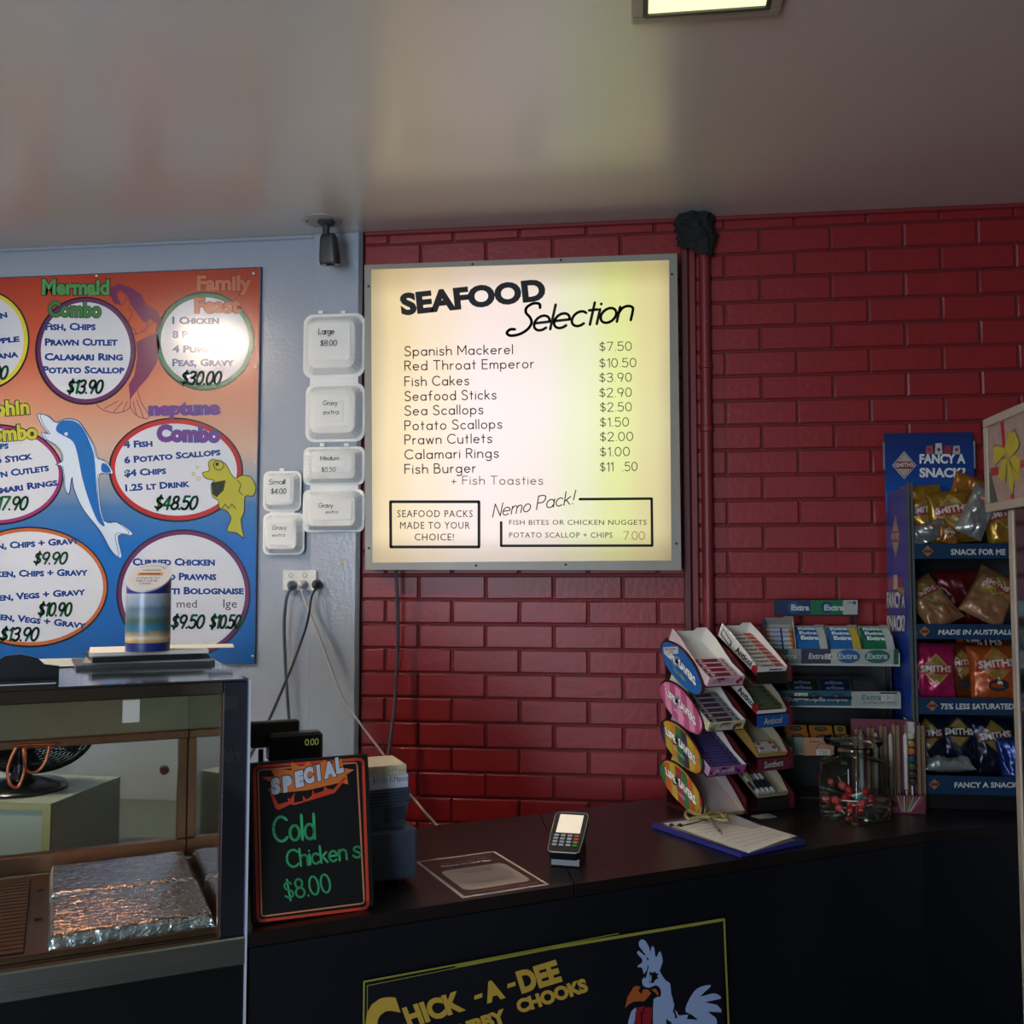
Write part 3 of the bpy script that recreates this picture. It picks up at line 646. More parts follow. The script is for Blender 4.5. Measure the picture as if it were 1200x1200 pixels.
D.text(blk('HICK', 100, 285, bold=.055, shear=-.05), 232, 500, YLW, 17.5); D.text(blk('A', 98, 92, bold=.06), 602, 384, YLW, 17.5); D.polys([[(697, 292), (735, 280), (735, 300), (697, 312)], [(542, 346), (580, 334), (580, 354), (542, 366)]], YLW, 3); D.text(blk('DEE', 108, 200, bold=.055), 765, 338, YLW, 17)
D.text(blk('C', 250, 190, bold=.06, shear=.12), 92, 640, YLW, 24); D.text(blk('CHUBBY', 66, 370, bold=.06), 352, 588, YLW, 19); D.text(blk('CHOOKS', 66, 345, bold=.06), 752, 432, YLW, 18)
D.px(690, 1050, 6.667)
D.fill(sm([(415, 338), (440, 350), (470, 400), (480, 445), (488, 396), (508, 400), (518, 468), (532, 470), (550, 432), (565, 450), (576, 510), (560, 560), (556, 592), (600, 660), (634, 682), (642, 760), (666, 850), (655, 900), (672, 932), (658, 980), (640, 985), (604, 960), (606, 1010), (600, 1400), (480, 1400), (500, 1000), (505, 804), (560, 786), (556, 722), (520, 696), (470, 716), (424, 700), (415, 650), (442, 628), (460, 562), (430, 610), (416, 560), (382, 556), (384, 540), (414, 520), (414, 490), (376, 450), (388, 426), (430, 462), (440, 455), (394, 395), (390, 358)], 2), PALE, 2)
D.fill([(300, 1100), (306, 980), (330, 900), (365, 868), (372, 890), (352, 1000), (350, 1100)], PALE, 2)
D.fill([(282, 876), (300, 790), (350, 708), (385, 700), (402, 712), (386, 736), (408, 768), (424, 728), (462, 730), (486, 760), (452, 800), (430, 820), (350, 824), (310, 845)], ORG, 2)
D.fill([(482, 732), (520, 722), (546, 762), (538, 778), (512, 748)], ORG, 2)
D.fill([(355, 1060), (362, 900), (386, 866), (428, 860), (455, 872), (492, 864), (492, 950), (470, 1060)], RED, 2); D.line([(408, 905), (414, 1020), (420, 1060)], 12, INK, 3); D.line([(430, 870), (424, 920)], 8, INK, 3)
D.fill([(470, 590), (500, 600), (512, 586), (524, 604), (546, 604), (530, 626), (544, 640), (520, 650), (500, 680), (470, 676), (478, 640)], INK, 3); D.line([(484, 620), (480, 672)], 8, PALE, 4); D.line([(455, 482), (460, 498)], 10, INK, 3); D.line([(440, 640), (462, 548)], 8, INK, 3)
D.fill(sm([(756, 905), (762, 850), (820, 745), (880, 705), (946, 694), (944, 714), (868, 784), (960, 760), (1010, 770), (1030, 802), (908, 828), (1000, 850), (1036, 908), (930, 902), (990, 950), (1000, 1010), (996, 1200), (900, 1100), (880, 1000), (800, 925)], 2), PALE, 2)
D.fill(sm([(668, 890), (690, 908), (704, 932), (776, 925), (764, 960), (850, 966), (886, 1010), (900, 1400), (630, 1400), (640, 1000), (690, 950)], 2), PALE, 3)
D.build('artwork', t, local(SM, D.PM))

# ================================================================ FOOD WARMER
BK = mat('warmer_base_black', '0a0c0f', .3, var=.2, scale=8)
WL = -1.15     # left end (beyond the frame)
WZ = 1.388
t = empty('food_warmer', 'stainless steel and glass heated food display on a black base at the left', 'food warmer', MC)
mb = MB(); mb.box(WL, -.006, .004, .6, 0, .842, BK); mb.build('base_cabinet', t)
mb = MB(); mb.box(WL, -.0045, -.006, .02, .8435, .897, STEELB, c=.003); mb.build('front_rim', t)
mb = MB(); mb.box(-.053, -.0055, .0, .03, .8975, WZ-.001, REFLBLUE, c=.002); mb.build('corner_post', t)
mb = MB(); mb.box(-.056, -.053, .002, .02, .9, 1.36, WARM); mb.build('post_edge', t)
mb = MB(); mb.box(WL, -.0535, .0, .05, 1.3625, WZ-.0005, MIRROR, c=.002); mb.build('top_beam', t)
mb = MB(); mb.box(WL, -.006, -.0005, .64, WZ, WZ+.003, STEEL); mb.build('top_sheet', t)
mb = MB(); mb.box(-.0048, -.001, -.004, .012, 0, WZ+.002, C('b9bdc8', .4)); mb.build('edge_strip', t)
mb = MB(); mb.box(-.05, -.047, .031, .6, .9, WZ-.002, MIRROR); mb.build('side_panel', t)
mb = MB(); mb.box(-.0465, -.0055, .031, .6, .6, WZ-.002, STEELB); mb.build('outer_side', t)
mb = MB(); mb.box(WL, -.0505, .574, .6, 1.196, WZ-.001, OLIVE); mb.box(WL, -.0505, .3, .574, 1.372, 1.386, STEELB); mb.build('rear_hood', t)
mb = MB(); mb.box(WL, -.0505, .556, .5735, 1.194, 1.214, WARM, c=.002); mb.build('hood_rail', t)
mb = MB(); mb.box(WL, -.0505, .57, .6, .905, .948, WARM, c=.002); mb.build('rear_rim', t)
mb = MB(); mb.box(-.072, -.0505, .576, .598, .949, 1.1935, WARM, c=.002); mb.build('rear_post', t)
mb = MB(); mb.box(WL, -.0505, .021, .5695, .884, .9, WARM); mb.build('floor_pan', t)
mb = MB(); mb.box(-.7, -.39, .045, .55, .9002, .901, mat('slat_shade', '14100e', .7)); mb.build('slat_shade_sheet', t)  # dark sheet on the pan, painted shade for the gaps between the slats
mb = MB(); mb.box(WL, -.0505, .0215, .034, .9003, .912, WARM, c=.002); mb.build('inner_lip', t)
# slotted divider and louvre slats over the heating vents
mb = MB()
for y0, y1 in ((.04, .07), (.25, .29), (.45, .56)): mb.box(-.388, -.352, y0, y1, .9003, .9045, WARM)
for x0, x1 in ((-.388, -.377), (-.363, -.352)): mb.box(x0, x1, .0705, .449, .9004, .9044, WARM)
mb.build('slotted_plate', t)
sl = None
for k in range(22):
    if sl is None:
        mb = MB(); mb.box(-.30, 0, -.0052, .0052, -.001, .001, mat('copper_slat', '7c5c44', .5, .6, .3, 20)); sl = mb.build('slat', t, T(-.392, .055+k*.0225, .911) @ RX(R(8)))
    else:
        o = sl.copy(); COL.objects.link(o); o.parent = t; o.matrix_basis = T(-.392, .055+k*.0225, .911) @ RX(R(8))
# glowing heat lamp tubes under the hood
HL = lamp_mat('heat_tube', 'ff8a4a', 3)
for x in (-.34, -.78):
    mb = MB(); mb.tube([(x-.14, .3, 1.351), (x+.14, .3, 1.351)], .006, HL, n=10); mb.build('heat_tube', t)
    mb = MB(); mb.box(x-.16, x+.16, .26, .34, 1.3585, 1.371, STEELB, c=.004); mb.build('lamp_reflector', t)
l = area('heat_glow', cf(-.3, .3, 1.34), (0, 0, ANG), .28, .02, HEAT_W, (1, .42, .2))
# glass: front pane and rear sliding pane
mb = MB(); mb.box(WL, -.0565, .008, .012, .8985, 1.362, GLASS); mb.build('front_glass', t)
# scraps of tape and a label on the post
mb = MB(); a = SPM
mb.box(-.049, -.024, -.0012, -.0002, 1.333, 1.358, C('1c2020', .6)); mb.build('black_tape', t)
mb = MB(); mb.box(-.235, -.205, .0072, .0079, 1.318, 1.36, C('b9b6ac', .7)); mb.build('tape_scrap', t)
mb = MB()
for k in range(6): mb.box(-.05+k*.005, -.046+k*.005, -.001, -.0002, 1.235+.006*math.sin(k*2), 1.252+.004*math.cos(k*3), C('15171c', .6))
mb.build('sticker_remains', t, kind='stuff')

# foil-covered trays
def foil_tray(x0, x1, y0, y1, z, label, seed):
    M = MC @ T((x0+x1)/2, (y0+y1)/2, .9005); hw, hd = (x1-x0)/2, (y1-y0)/2; h = z-.9005
    def f(i, j):
        x = (i*2-1)*hw*1.02; y = (j*2-1)*hd*1.02
        e = min(1-abs(i*2-1), 1-abs(j*2-1)); zz = h*min(1, e/.05)**.5
        n_ = noise.noise(Vector((x*12+seed, y*30, 0)))*.003+noise.noise(Vector((x*40, y*110+seed, 3)))*.0012+abs(noise.noise(Vector((x*18+y*60, y*30, seed))))*.0025
        return (x, y+noise.noise(Vector((x*60, seed, y*5)))*.003*(1 if e < .03 else 0), max(.002, zz+n_*min(1, e/.03)))
    mb = MB(); mb.box(-hw+.012, hw-.012, -hd+.012, hd-.012, 0, h*.5, STEELB)
    o = empty('foil_tray', label, 'tray', M, group='foil covered trays in the food warmer'); mb.build('tray', o)
    mb = MB(); mb.grid(90, 50, f, FOIL); mb.build('foil_cover', o, smooth=True, angle=80)
foil_tray(-.35, -.06, .312, .535, .93, 'rear foil-covered tray inside the food warmer', 2.3)
foil_tray(-.35, -.058, .045, .282, .934, 'front foil-covered tray behind the warmer glass', 8.1)

# orange wire loops hanging from the hood rail
def hp(x, y): q = MC.inverted() @ hit(x, y, cf(0, .54, 0), V); return (q.x, q.y, q.z)
WIRE = mat('copper_wire', '9c5230', .35, .7, .2, 40, .0006, 120)
mb = MB()
mb.tube(smooth_pts([hp(19, 876), hp(13, 888), hp(9, 902), hp(10, 915), hp(15, 922), hp(22, 921), hp(28, 906), hp(29, 893), hp(30, 876)], 5), .0034, WIRE)
mb.tube(smooth_pts([Vector(hp(27.5, 876))+Vector((0, -.01, 0)), Vector(hp(28.5, 890))+Vector((0, -.01, 0)), hp(31, 902), hp(38, 905.5), hp(47, 901), hp(54, 890), hp(58, 874)], 5), .0032, WIRE)
mb.tube([hp(14, 874), hp(64, 872)], .002, WIRE)
mb.build('hanging_wire_loops', None, MC, smooth=True, label='copper-coloured wire loops hanging at the rear opening of the food warmer', cat='wire loops')

# white box with the desk fan behind the warmer, on the rear bench
bq = onz(141, 910, .985); bq2 = onz(65, 942, .985)
x1, y1, y0 = bq.x, bq.y, bq2.y
BZ0 = .78
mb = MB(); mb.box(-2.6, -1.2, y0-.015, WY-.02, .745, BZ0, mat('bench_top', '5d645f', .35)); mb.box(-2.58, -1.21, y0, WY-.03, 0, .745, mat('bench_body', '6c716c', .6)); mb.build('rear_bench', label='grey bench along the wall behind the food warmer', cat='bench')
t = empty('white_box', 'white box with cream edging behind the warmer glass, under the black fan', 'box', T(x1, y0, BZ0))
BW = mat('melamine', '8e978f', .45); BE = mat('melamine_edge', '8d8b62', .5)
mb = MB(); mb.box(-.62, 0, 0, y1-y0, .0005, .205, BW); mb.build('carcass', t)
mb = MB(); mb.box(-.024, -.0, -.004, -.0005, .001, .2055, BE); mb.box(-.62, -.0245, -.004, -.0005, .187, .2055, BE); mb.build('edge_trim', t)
fb = onz(38, 925, .985)
M = T(x1-.19, y0+.15, .9856)
t = empty('desk_fan', 'black desk fan with round base on the white box behind the warmer', 'fan', M)
FB = mat('fan_black', '0c0e13', .25)
mb = MB(); mb.lathe([(.125, 0), (.127, .008), (.118, .017), (.07, .026), (.03, .034), (.024, .05)], FB, None, 40); mb.build('base', t, smooth=True)
mb = MB(); mb.lathe([(.02, .045), (.018, .13)], FB, None, 16); mb.build('neck', t, smooth=True)
FM = T(.05, -.03, .165) @ RZ(R(30)) @ RX(R(38))
mb = MB()
for k in range(22):
    r_ = .012+k*.0068; z = .05*math.cos(min(1, r_/.16)*1.45)
    mb.tube([(p[0], -z, p[1]) for p in ell(0, 0, r_, r_, 36)], .0014, FB, FM, n=5, closed=True)
    if k > 8: mb.tube([(p[0], z, p[1]) for p in ell(0, 0, r_, r_, 36)], .0014, FB, FM, n=5, closed=True)
mb.tube([(p[0], 0, p[1]) for p in ell(0, 0, .163, .163, 40)], .006, FB, FM, n=8, closed=True)
for k in range(12):
    a = k*math.pi/6; mb.tube([(r_*math.cos(a), -.05*math.cos(min(1, r_/.16)*1.45), r_*math.sin(a)) for r_ in (.01, .05, .09, .13, .16)], .0018, FB, FM, n=5)
mb.build('cage', t, kind='stuff')
mb = MB(); mb.lathe([(0, .02), (.045, .03), (.05, .09), (.03, .12), (0, .125)], FB, FM @ RX(R(-90)), 20); mb.build('motor', t, smooth=True)
for k in range(3):
    mb = MB(); mb.grid(5, 6, lambda i, j: ((.03+.11*j)*math.cos((i-.5)*.9*(1+.5*j)), (i-.5)*.03, (.03+.11*j)*math.sin((i-.5)*.9*(1+.5*j))), mat('blade', '1c2128', .3), FM @ RY(k*2*math.pi/3)); mb.build('blade', t, smooth=True)
q = ony(193, 902, WY)
mb = MB(); mb.lathe([(.017, 0), (.017, .006), (.012, .009), (.011, .005), (0, .005)], mat('brown_plug', '5a2c20', .4), None, 20)
mb.build('wall_knob', None, T(q.x, WY, q.z) @ RX(R(90)), smooth=True, label='small round brown cap on the grey wall seen through the warmer glass', cat='cap')

# ---------------------------------------------------------------- on top of the warmer
ZT = WZ+.0032
def sheet(mb, w_, h_, z, th, m, a=0, x=0, y=0, curl=0.):
    M = T(x, y, z) @ RZ(R(a))
    if curl: 
        mb.grid(8, 8, lambda i, j: ((i-.5)*w_, (j-.5)*h_, curl*max(0, (i-.6))**2*6*(1-j)+th), m, M)
        mb.grid(8, 8, lambda i, j: ((.5-i)*w_, (j-.5)*h_, curl*max(0, (.4-i))**2*6*(1-j)), m, M)
    else: mb.box(-w_/2, w_/2, -h_/2, h_/2, 0, th, m, M)
GP = C('a9aaa6', .6); G2 = C('4a4c50', .45); G3 = C('8d9092', .6)
spec = [(.29, .2, .0, .008, G2, 2, 'dark plastic folder at the bottom of the pile on the warmer', 'folder'), (.27, .2, .0084, .004, G3, -4, 'grey card sheet in the pile under the donation tube', 'card'),
        (.23, .2, .0128, .012, C('23262a', .3), 3, 'black shiny plastic folder in the pile under the donation tube', 'folder'), (.25, .18, .0252, .008, PAPER, -2, 'thick white paper pad directly under the donation tube', 'paper pad')]
for i, (w_, h_, z, th, m_, a, lb, cat) in enumerate(spec):
    mb = MB(); sheet(mb, w_, h_, 0, th, m_, a); mb.build(cat.replace(' ', '_') if i else 'folder', None, MC @ T(-.17+.012*(i % 2), .44, ZT+z), label=lb, cat=cat)
mb = MB(); mb.prism([(-.09, -.05), (.085, -.085), (.1, .03), (-.07, .06)], 0, .0008, PAPER); mb.build('loose_paper', None, MC @ T(-.06, .46, ZT+.0336) @ RY(R(0)), label='loose white leaflet right of the donation tube on the paper pile', cat='leaflet')
# printed menu with green price, flat at the left
mb = MB(); mb.grid(10, 6, lambda i, j: ((i-.5)*.3, (j-.5)*.21, .002+.02*max(0, j-.55)**1.5*(1-i)), C('a9b2ae', .6))
o = mb.build('paper_menu', None, MC @ T(-.425, .5, ZT) @ RZ(R(4)), label='white paper menu with green handwriting lying at the left end of the warmer top', cat='menu')
D = Decal(T(0, 0, .003)); D.text(pen('$10.50', .028, .11, thick=1.2, shear=.3), .0, -.02, GRN, 4); D.text(pen('CHOK', .012, .05, thick=1), -.1, -.06, NAVY, 2); D.build('handwriting', o, Matrix.Identity(4))
# black card holder
M = MC @ T(-.40, .045, ZT)
prof = [(-.1, 0), (.055, 0), (.055, .034), (.03, .038), (.018, .05), (-.01, .058), (-.035, .056), (-.055, .043), (-.07, .036), (-.1, .034)]
t = empty('card_holder', 'black plastic holder with a domed back on the warmer top, far left', 'holder', M)
mb = MB(); mb.prism(prof, -.006, 0, BLACK, RX(R(90))); mb.build('back_plate', t)
mb = MB(); mb.box(-.1, .055, -.045, -.0005, 0, .004, BLACK); mb.box(-.1, .055, -.045, -.041, .0045, .012, BLACK); mb.build('tray', t)
mb = MB(); mb.box(-.098, .05, -.0465, -.0455, .006, .0085, C('a5a8aa', .4)); mb.build('white_edge', t)
# donation tube
M = MC @ T(-.165, .37, ZT+.0336) @ RZ(R(-22))
t = empty('donation_tube', 'blue donation tube with a slanted white lid and a coastal photo label', 'donation tube', M)
rC = .0475
def tubewall(z0f, z1f, r_, m_, name, n=36, sm_=True):
    mb = MB(); vs_ = []; 
    for zf in (z0f, z1f):
        for k in range(n): a = 2*math.pi*k/n; vs_.append((r_*math.cos(a), r_*math.sin(a), zf(math.sin(a))))
    mb.add(vs_, [(k, (k+1) % n, n+(k+1) % n, n+k) for k in range(n)], m_); return mb.build(name, t, smooth=sm_)
slant = lambda s_: .162+.031*s_
BLU = C('1b2e7c', .35)
tubewall(lambda s_: 0, lambda s_: slant(s_), rC, BLU, 'body')
LBL = ramp_mat('coast_photo', 'Z', [(.018, '1a3570'), (.022, '8f7a3c'), (.032, 'c9a878'), (.036, 'c9c4ba'), (.043, 'b3925c'), (.052, '3c7688'), (.066, '2f6580'), (.074, '4b5c3e'), (.086, '5d7a86'), (.1, '5a6c84'), (.11, '8498aa'), (.13, '9ea6b0')], rough=.3, noise_amt=.012, nscale=40)
tubewall(lambda s_: .019, lambda s_: .128, rC+.0006, LBL, 'photo_label')
mb = MB(); n = 36
vs_ = [((rC+.001)*math.cos(2*math.pi*k/n), (rC+.001)*math.sin(2*math.pi*k/n), slant(math.sin(2*math.pi*k/n))+dz) for dz in (0, .004) for k in range(n)]
mb.add(vs_, [tuple(range(n, 2*n))]+[(k, (k+1) % n, n+(k+1) % n, n+k) for k in range(n)], C('b5b5ba', .5)); mb.build('lid', t)
LP = frame((0, 0, .1662), (1, 0, 0), (0, 1, .031/rC))
D = Decal(LP); OB = C('c08030'); 
D.rect(-.028, .002, .028, .014, OB, 1); D.rect(-.023, .006, .023, .0105, C('3a1c1c'), 2)
D.line([(-.03, .036), (-.01, .043), (.015, .041), (.028, .03)], .001, INKG, 1); D.line(ell(.026, .036, .005, .006, 10), .0008, INKG, 1)
for s_, y, w_ in (('LIFESAVING', .021, .04), ('DONATE TO', -.012, .05), ('HELP SAVE', -.023, .046), ('LIVES', -.034, .024)): D.text(blk(s_, .0065, w_, bold=.01), -w_/2, y, INKG, 0, 2)
D.build('lid_print', t, LP)

# ================================================================ CHALKBOARD
z_b = CT+.0028
pbl = MC.inverted() @ onz(297, 1085, CT); pbr = MC.inverted() @ onz(437, 1066, CT)
lean = R(11)
CPM = frame(cf(pbl.x, .034, z_b), U, Vector((0, 0, 1))*math.cos(lean)+V*math.sin(lean))
def cp(x, y): q = CPM.inverted() @ hit(x, y, CPM.translation, CPM.to_3x3() @ Vector((0, 0, 1))); return (q.x, q.y)
tl, tr, br, bl = cp(293, 893), cp(427, 884), cp(437, 1066), cp(297, 1085)
wB, hB = br[0]-bl[0]+.004, (tl[1]+tr[1])/2
t = empty('special_board', 'black chalkboard headed SPECIAL with an orange border, leaning at the counter edge', 'chalkboard', CPM)
mb = MB(); mb.box(-.004, wB, 0, hB, -.012, 0, mat('chalkboard', '0a0c0c', .38, var=.2, scale=10), c=.003); mb.build('board', t)
mb = MB(); mb.box(.04, wB-.04, .013, hB*.72, -.004, 0, BLACK, T(0, .0, -.055) @ RX(R(-14))); mb.build('rear_strut', t)
D = Decal(CPM).px(280, 860, 5)
def rr4(p, r_):      # rounded quadrilateral
    out = []
    for i in range(4):
        a, b_, c_ = Vector(p[i-1]), Vector(p[i]), Vector(p[(i+1) % 4]); u1 = (a-b_).normalized(); u2 = (c_-b_).normalized()
        for k in range(6):
            s_ = k/5; q = (b_+u1*r_)*(1-s_)**2+b_*2*s_*(1-s_)+(b_+u2*r_)*s_**2; out.append((q.x, q.y))
    return out
RO = C('c0381e', .5); PE = C('c27a58', .5); GRY = C('b4bac6', .55); GN = C('35a46a', .6); ORA = C('c86a2c', .5)
D.line(rr4([(90, 194), (727, 146), (756, 1020), (112, 1098)], 34), 17, RO, 1, True); D.line(rr4([(112, 212), (692, 168), (734, 992), (133, 1070)], 20), 9, PE, 1, True)
D.fill([(132, 254), (208, 250), (182, 200), (308, 214), (305, 164), (368, 198), (404, 160), (440, 194), (504, 150), (520, 186), (600, 143), (612, 200), (676, 210), (630, 238), (640, 296), (596, 285), (400, 330), (200, 350), (170, 332), (196, 288)], ORA, 3)
D.fill([(178, 338), (212, 436), (232, 446), (262, 432), (300, 412), (322, 418), (560, 346), (628, 262), (616, 252), (552, 326), (520, 322), (500, 306), (494, 334), (440, 352), (434, 320), (426, 364), (396, 384), (372, 362), (376, 392), (322, 404), (326, 344), (300, 384), (286, 372), (288, 398), (262, 404), (232, 414), (198, 352)], RO, 3)
for i, (ch, x, y) in enumerate((('S', 194, 362), ('P', 262, 348), ('E', 334, 320), ('C', 392, 298), ('I', 462, 280), ('A', 500, 268), ('L', 572, 238))):
    D.text(blk(ch, 104, {'I': 46, 'S': 76, 'A': 86, 'L': 60}.get(ch, 76), bold=.12, shear=.2), x-6, y+3, INK, 14, 4); D.text(blk(ch, 96, {'I': 36, 'S': 66, 'A': 76, 'L': 50}.get(ch, 66), bold=.085, shear=.2), x-2, y-1, GRY, 14, 5)
D.text(pen('Cold', 145, 240, thick=1.1, shear=.05), 205, 634, GN, 5); D.text(pen('Chicken', 100, 350, thick=1.3, shear=.05), 285, 784, GN, 8); D.text(pen('s', 100, 44, thick=1.3), 668, 722, GN, 0); D.text(pen('$8.00', 108, 270, thick=1.1), 275, 972, GN, 10)
D.build('lettering', t, local(CPM, D.PM))

# ================================================================ CASH REGISTER
t = empty('cash_register', 'slate grey cash register and printer behind the chalkboard', 'cash register', MC @ T(.05, .15, CT))
mb = MB(); mb.box(0, .35, 0, .3, .014, .124, NAVYG); mb.build('drawer_base', t, bevel=.006)
for x, y in ((.03, .03), (.32, .03), (.03, .27), (.32, .27)):
    mb = MB(); mb.lathe([(.008, .0003), (.009, .0135)], BLACK, T(x, y, 0), 12); mb.build('foot', t, smooth=True)
mb = MB(); mb.prism([(0, 0), (.2, 0), (.215, .086), (-.01, .086)], -.16, 0, NAVYG, T(.125, .02, .1245) @ RX(R(90))); mb.build('printer', t, bevel=.004)
for k in range(5):
    mb = MB(); mb.box(.118-k*.0006, .337+k*.0006, .0155, .0195, .178+k*.0065, .1815+k*.0065, NAVYG, c=.001); mb.build('printer_ridge', t)
mb = MB(); mb.box(.28, .325, .0165, .0195, .142, .17, C('23283a', .5)); mb.build('printer_latch', t)
mb = MB(); mb.box(.02, .03, .14, .15, .125, .3, BLACK); mb.build('display_post', t)
# customer display
M = MC @ T(.07, .3, CT+.3)
DM = M
mb = MB(); mb.box(-.012, .098, .02, .05, -.002, .056, mat('display_back', '24261f', .5), c=.003); mb.build('display_back', t, local(t.matrix_world, T(0, 0, 0)) @ M)
mb = MB(); mb.box(.02, .142, -.03, .015, -.03, .034, BLACK, c=.006); mb.build('display_housing', t, local(t.matrix_world, M))
mb = MB(); mb.box(.06, .08, -.01, .01, -.18, -.0305, BLACK); mb.build('display_arm', t, local(t.matrix_world, M))
DF = M @ frame((.1, -.0305, -.006), (1, 0, 0), (0, 0, 1)); D = Decal(DF)
gm = mat('led_digits', '6c7a3c', .5, emit='b5c860', es=.35)
D.text(pen('0.00', .013, .03, thick=1.1), 0, .012, gm, 0, 1); D.build('display_digits', t, local(t.matrix_world, DF))
# boxes on the printer
def pbox(z, w_, d_, h_, label, a, m_, lines, tint):
    M = MC @ T(.31, .235, CT+z) @ RZ(R(a))
    o = empty('paper_box', label, 'box', M)
    mb = MB(); mb.box(-w_/2, w_/2, -d_/2, d_/2, 0, h_, m_); mb.build('box', o, bevel=.0015)
    D = Decal(frame((0, -d_/2-.0004, 0), (1, 0, 0), (0, 0, 1)))
    for s_, x, y, hh, ww in lines: D.text(pen(s_, hh, ww, thick=.9), x, y, tint, 0, 1)
    D.build('writing', o, D.PM)
pbox(.211, .15, .12, .03, 'crumpled white paper bag pack with handwriting, on the printer', 1, mat('bag_paper', 'c2c6d2', .55, bump=.004, bscale=40), [('ns $5.00 Eftpos', -.03, .016, .011, .105)], INKG)
pbox(.2415, .145, .12, .022, 'cream cardboard box with faint writing, topmost on the printer', -2, mat('cream_box', 'c0b6a0', .7, bump=.001, bscale=40), [('$5.10 Coffee', -.03, .006, .011, .1)], C('a08a50'))

# ================================================================ CHECK-IN FLYER
Q = [onz(490, 1011, CT), onz(579, 998, CT), onz(643, 1037, CT), onz(540, 1052, CT)]
ctr = sum(Q, Vector())/4; FM_ = frame(ctr, (Q[2]-Q[3])+(Q[1]-Q[0]), (Q[0]-Q[3])+(Q[1]-Q[2])); FM_.translation = (ctr.x, ctr.y, CT+.0004)
w_, h_ = .21, .292
mb = MB(); mb.box(-w_/2, w_/2, -h_/2, h_/2, 0, .0008, C('c3b6aa', .3)); t = mb.build('check_in_flyer', None, FM_, label='laminated brown and white check-in flyer taped to the worktop', cat='flyer')
D = Decal(T(0, 0, .0008), lift=.0003); BRN = C('3a2a26', .3); FW = C('b3a598', .35)
D.rect(-.098, -.139, .098, .139, BRN, 1); D.fill([(p[0], p[1]-.03) for p in rrect(.165, .155, .02)], FW, 2)
D.text(blk('Stay safe with the', .0085, .12), -.06, .095, FW, 0, 2); D.text(blk('Check In Qld app', .0105, .13, bold=.03), -.065, .075, C('d8cdc2'), 0, 2)
for x in (-.05, -.005, .04): D.line(ell(x, .06, .004, .004, 8), .001, FW, 2)
for y, x0, x1 in ((.03, -.05, .05), (.022, -.035, .035), (-.06, -.06, .06), (-.068, -.03, .03), (-.124, -.08, .02), (.115, -.02, .08)): D.line([(x0, y), (x1, y)], .0012, BRN if y < .1 and y > -.1 else FW, 3)
D.text(blk('VENUE 4081', .008, .07), -.035, .006, BRN, 0, 3); D.text(blk('Queensland', .007, .045, bold=.02), .04, -.128, FW, 0, 3)
D.build('print', t, D.PM)

# ================================================================ CARD TERMINAL
b0 = onz(664, 1012, CT)
TM = T(b0.x, b0.y, CT) @ RZ(R(-6))
t = empty('card_terminal', 'black card payment terminal with a lit cream screen, standing on the counter', 'card terminal', TM)
mb = MB(); mb.prism([(-.035, .0005), (.07, .0005), (.075, .03), (.03, .06), (-.03, .03)], -.036, .036, BLACK, Matrix(((0, 0, 1, 0), (1, 0, 0, 0), (0, 1, 0, 0), (0, 0, 0, 1)))); mb.build('stand', t, bevel=.005)
TF = T(0, -.035, .026) @ RX(R(24))
mb = MB(); body = [(-.037, 0), (-.03, -.006), (.03, -.006), (.037, 0), (.04, .05), (.041, .13), (.036, .142), (-.036, .142), (-.041, .13), (-.04, .05)]
mb.prism(body, -.006, .018, BLACK, TF); mb.build('body', t, bevel=.003)
mb = MB(); mb.tube([(x*1.01, y, .017) for x, y in body], .0014, mat('terminal_trim', '9a9488', .3), TF, closed=True, n=6); mb.build('rim', t)
mb = MB(); mb.box(-.029, .03, .064, .132, .018, .0192, mat('terminal_screen', 'c8bca8', .3, emit='d8ccb6', es=.75), TF); mb.build('screen', t)
KM = mat('key_grey', 'a8aaae', .4)
cols = {3: ['c05a3a', 'b8502c', 'b0902c', '1f8a34']}
for r_ in range(4):
    for c_ in range(4):
        m_ = C(cols[3][r_], .4) if c_ == 3 else KM
        mb = MB(); mb.box(-.031+c_*.0165, -.0195+c_*.0165, .05-r_*.0115, .0565-r_*.0115, .018, .0205, m_, TF, c=.0008); mb.build('key', t)

# ================================================================ CLIPBOARD
Q = [onz(765, 970, CT), onz(830, 945, CT), onz(942, 990, CT), onz(870, 1005, CT)]
BLC = mat('blue_clipboard', '2a2e74', .35, bump=.0003, bscale=90)
ctr = onz(858, 981, CT); xd = onz(943, 990, CT)-onz(868, 1005.5, CT); yd = onz(763, 970, CT)-onz(868, 1005.5, CT)
KM_ = frame((ctr.x, ctr.y, CT+.0003), (xd.x, xd.y, 0), (yd.x, yd.y, 0))
cor = [KM_.inverted() @ onz(*p, CT) for p in ((868, 1006), (944, 990), (850, 955), (763, 970))]
t = empty('clipboard', 'blue clipboard folder with white form sheets at the front edge of the counter', 'clipboard', KM_)
mb = MB(); mb.prism([(c_.x, c_.y) for c_ in cor], 0, .011, BLC); mb.build('board', t, bevel=.003)
pc = [KM_.inverted() @ onz(*p, CT+.014) for p in ((877, 999), (934, 983), (858, 952), (777, 966))]
def bil(i, j, z): 
    a = pc[0].lerp(pc[1], i); b_ = pc[3].lerp(pc[2], i); q = a.lerp(b_, j); return (q.x, q.y, z)
mb = MB(); mb.grid(12, 12, lambda i, j: bil(i, j, .0125+.004*math.sin(i*3+j*2)+.012*max(0, i+(1-j)-1.35)), PAPER); p_ = mb.build('form_sheets', t, smooth=True)
mb = MB(); mb.grid(6, 6, lambda i, j: bil(i*.98, j*.99, .0115), C('b9b6b8', .7)); mb.build('under_sheet', t)
mb = MB()
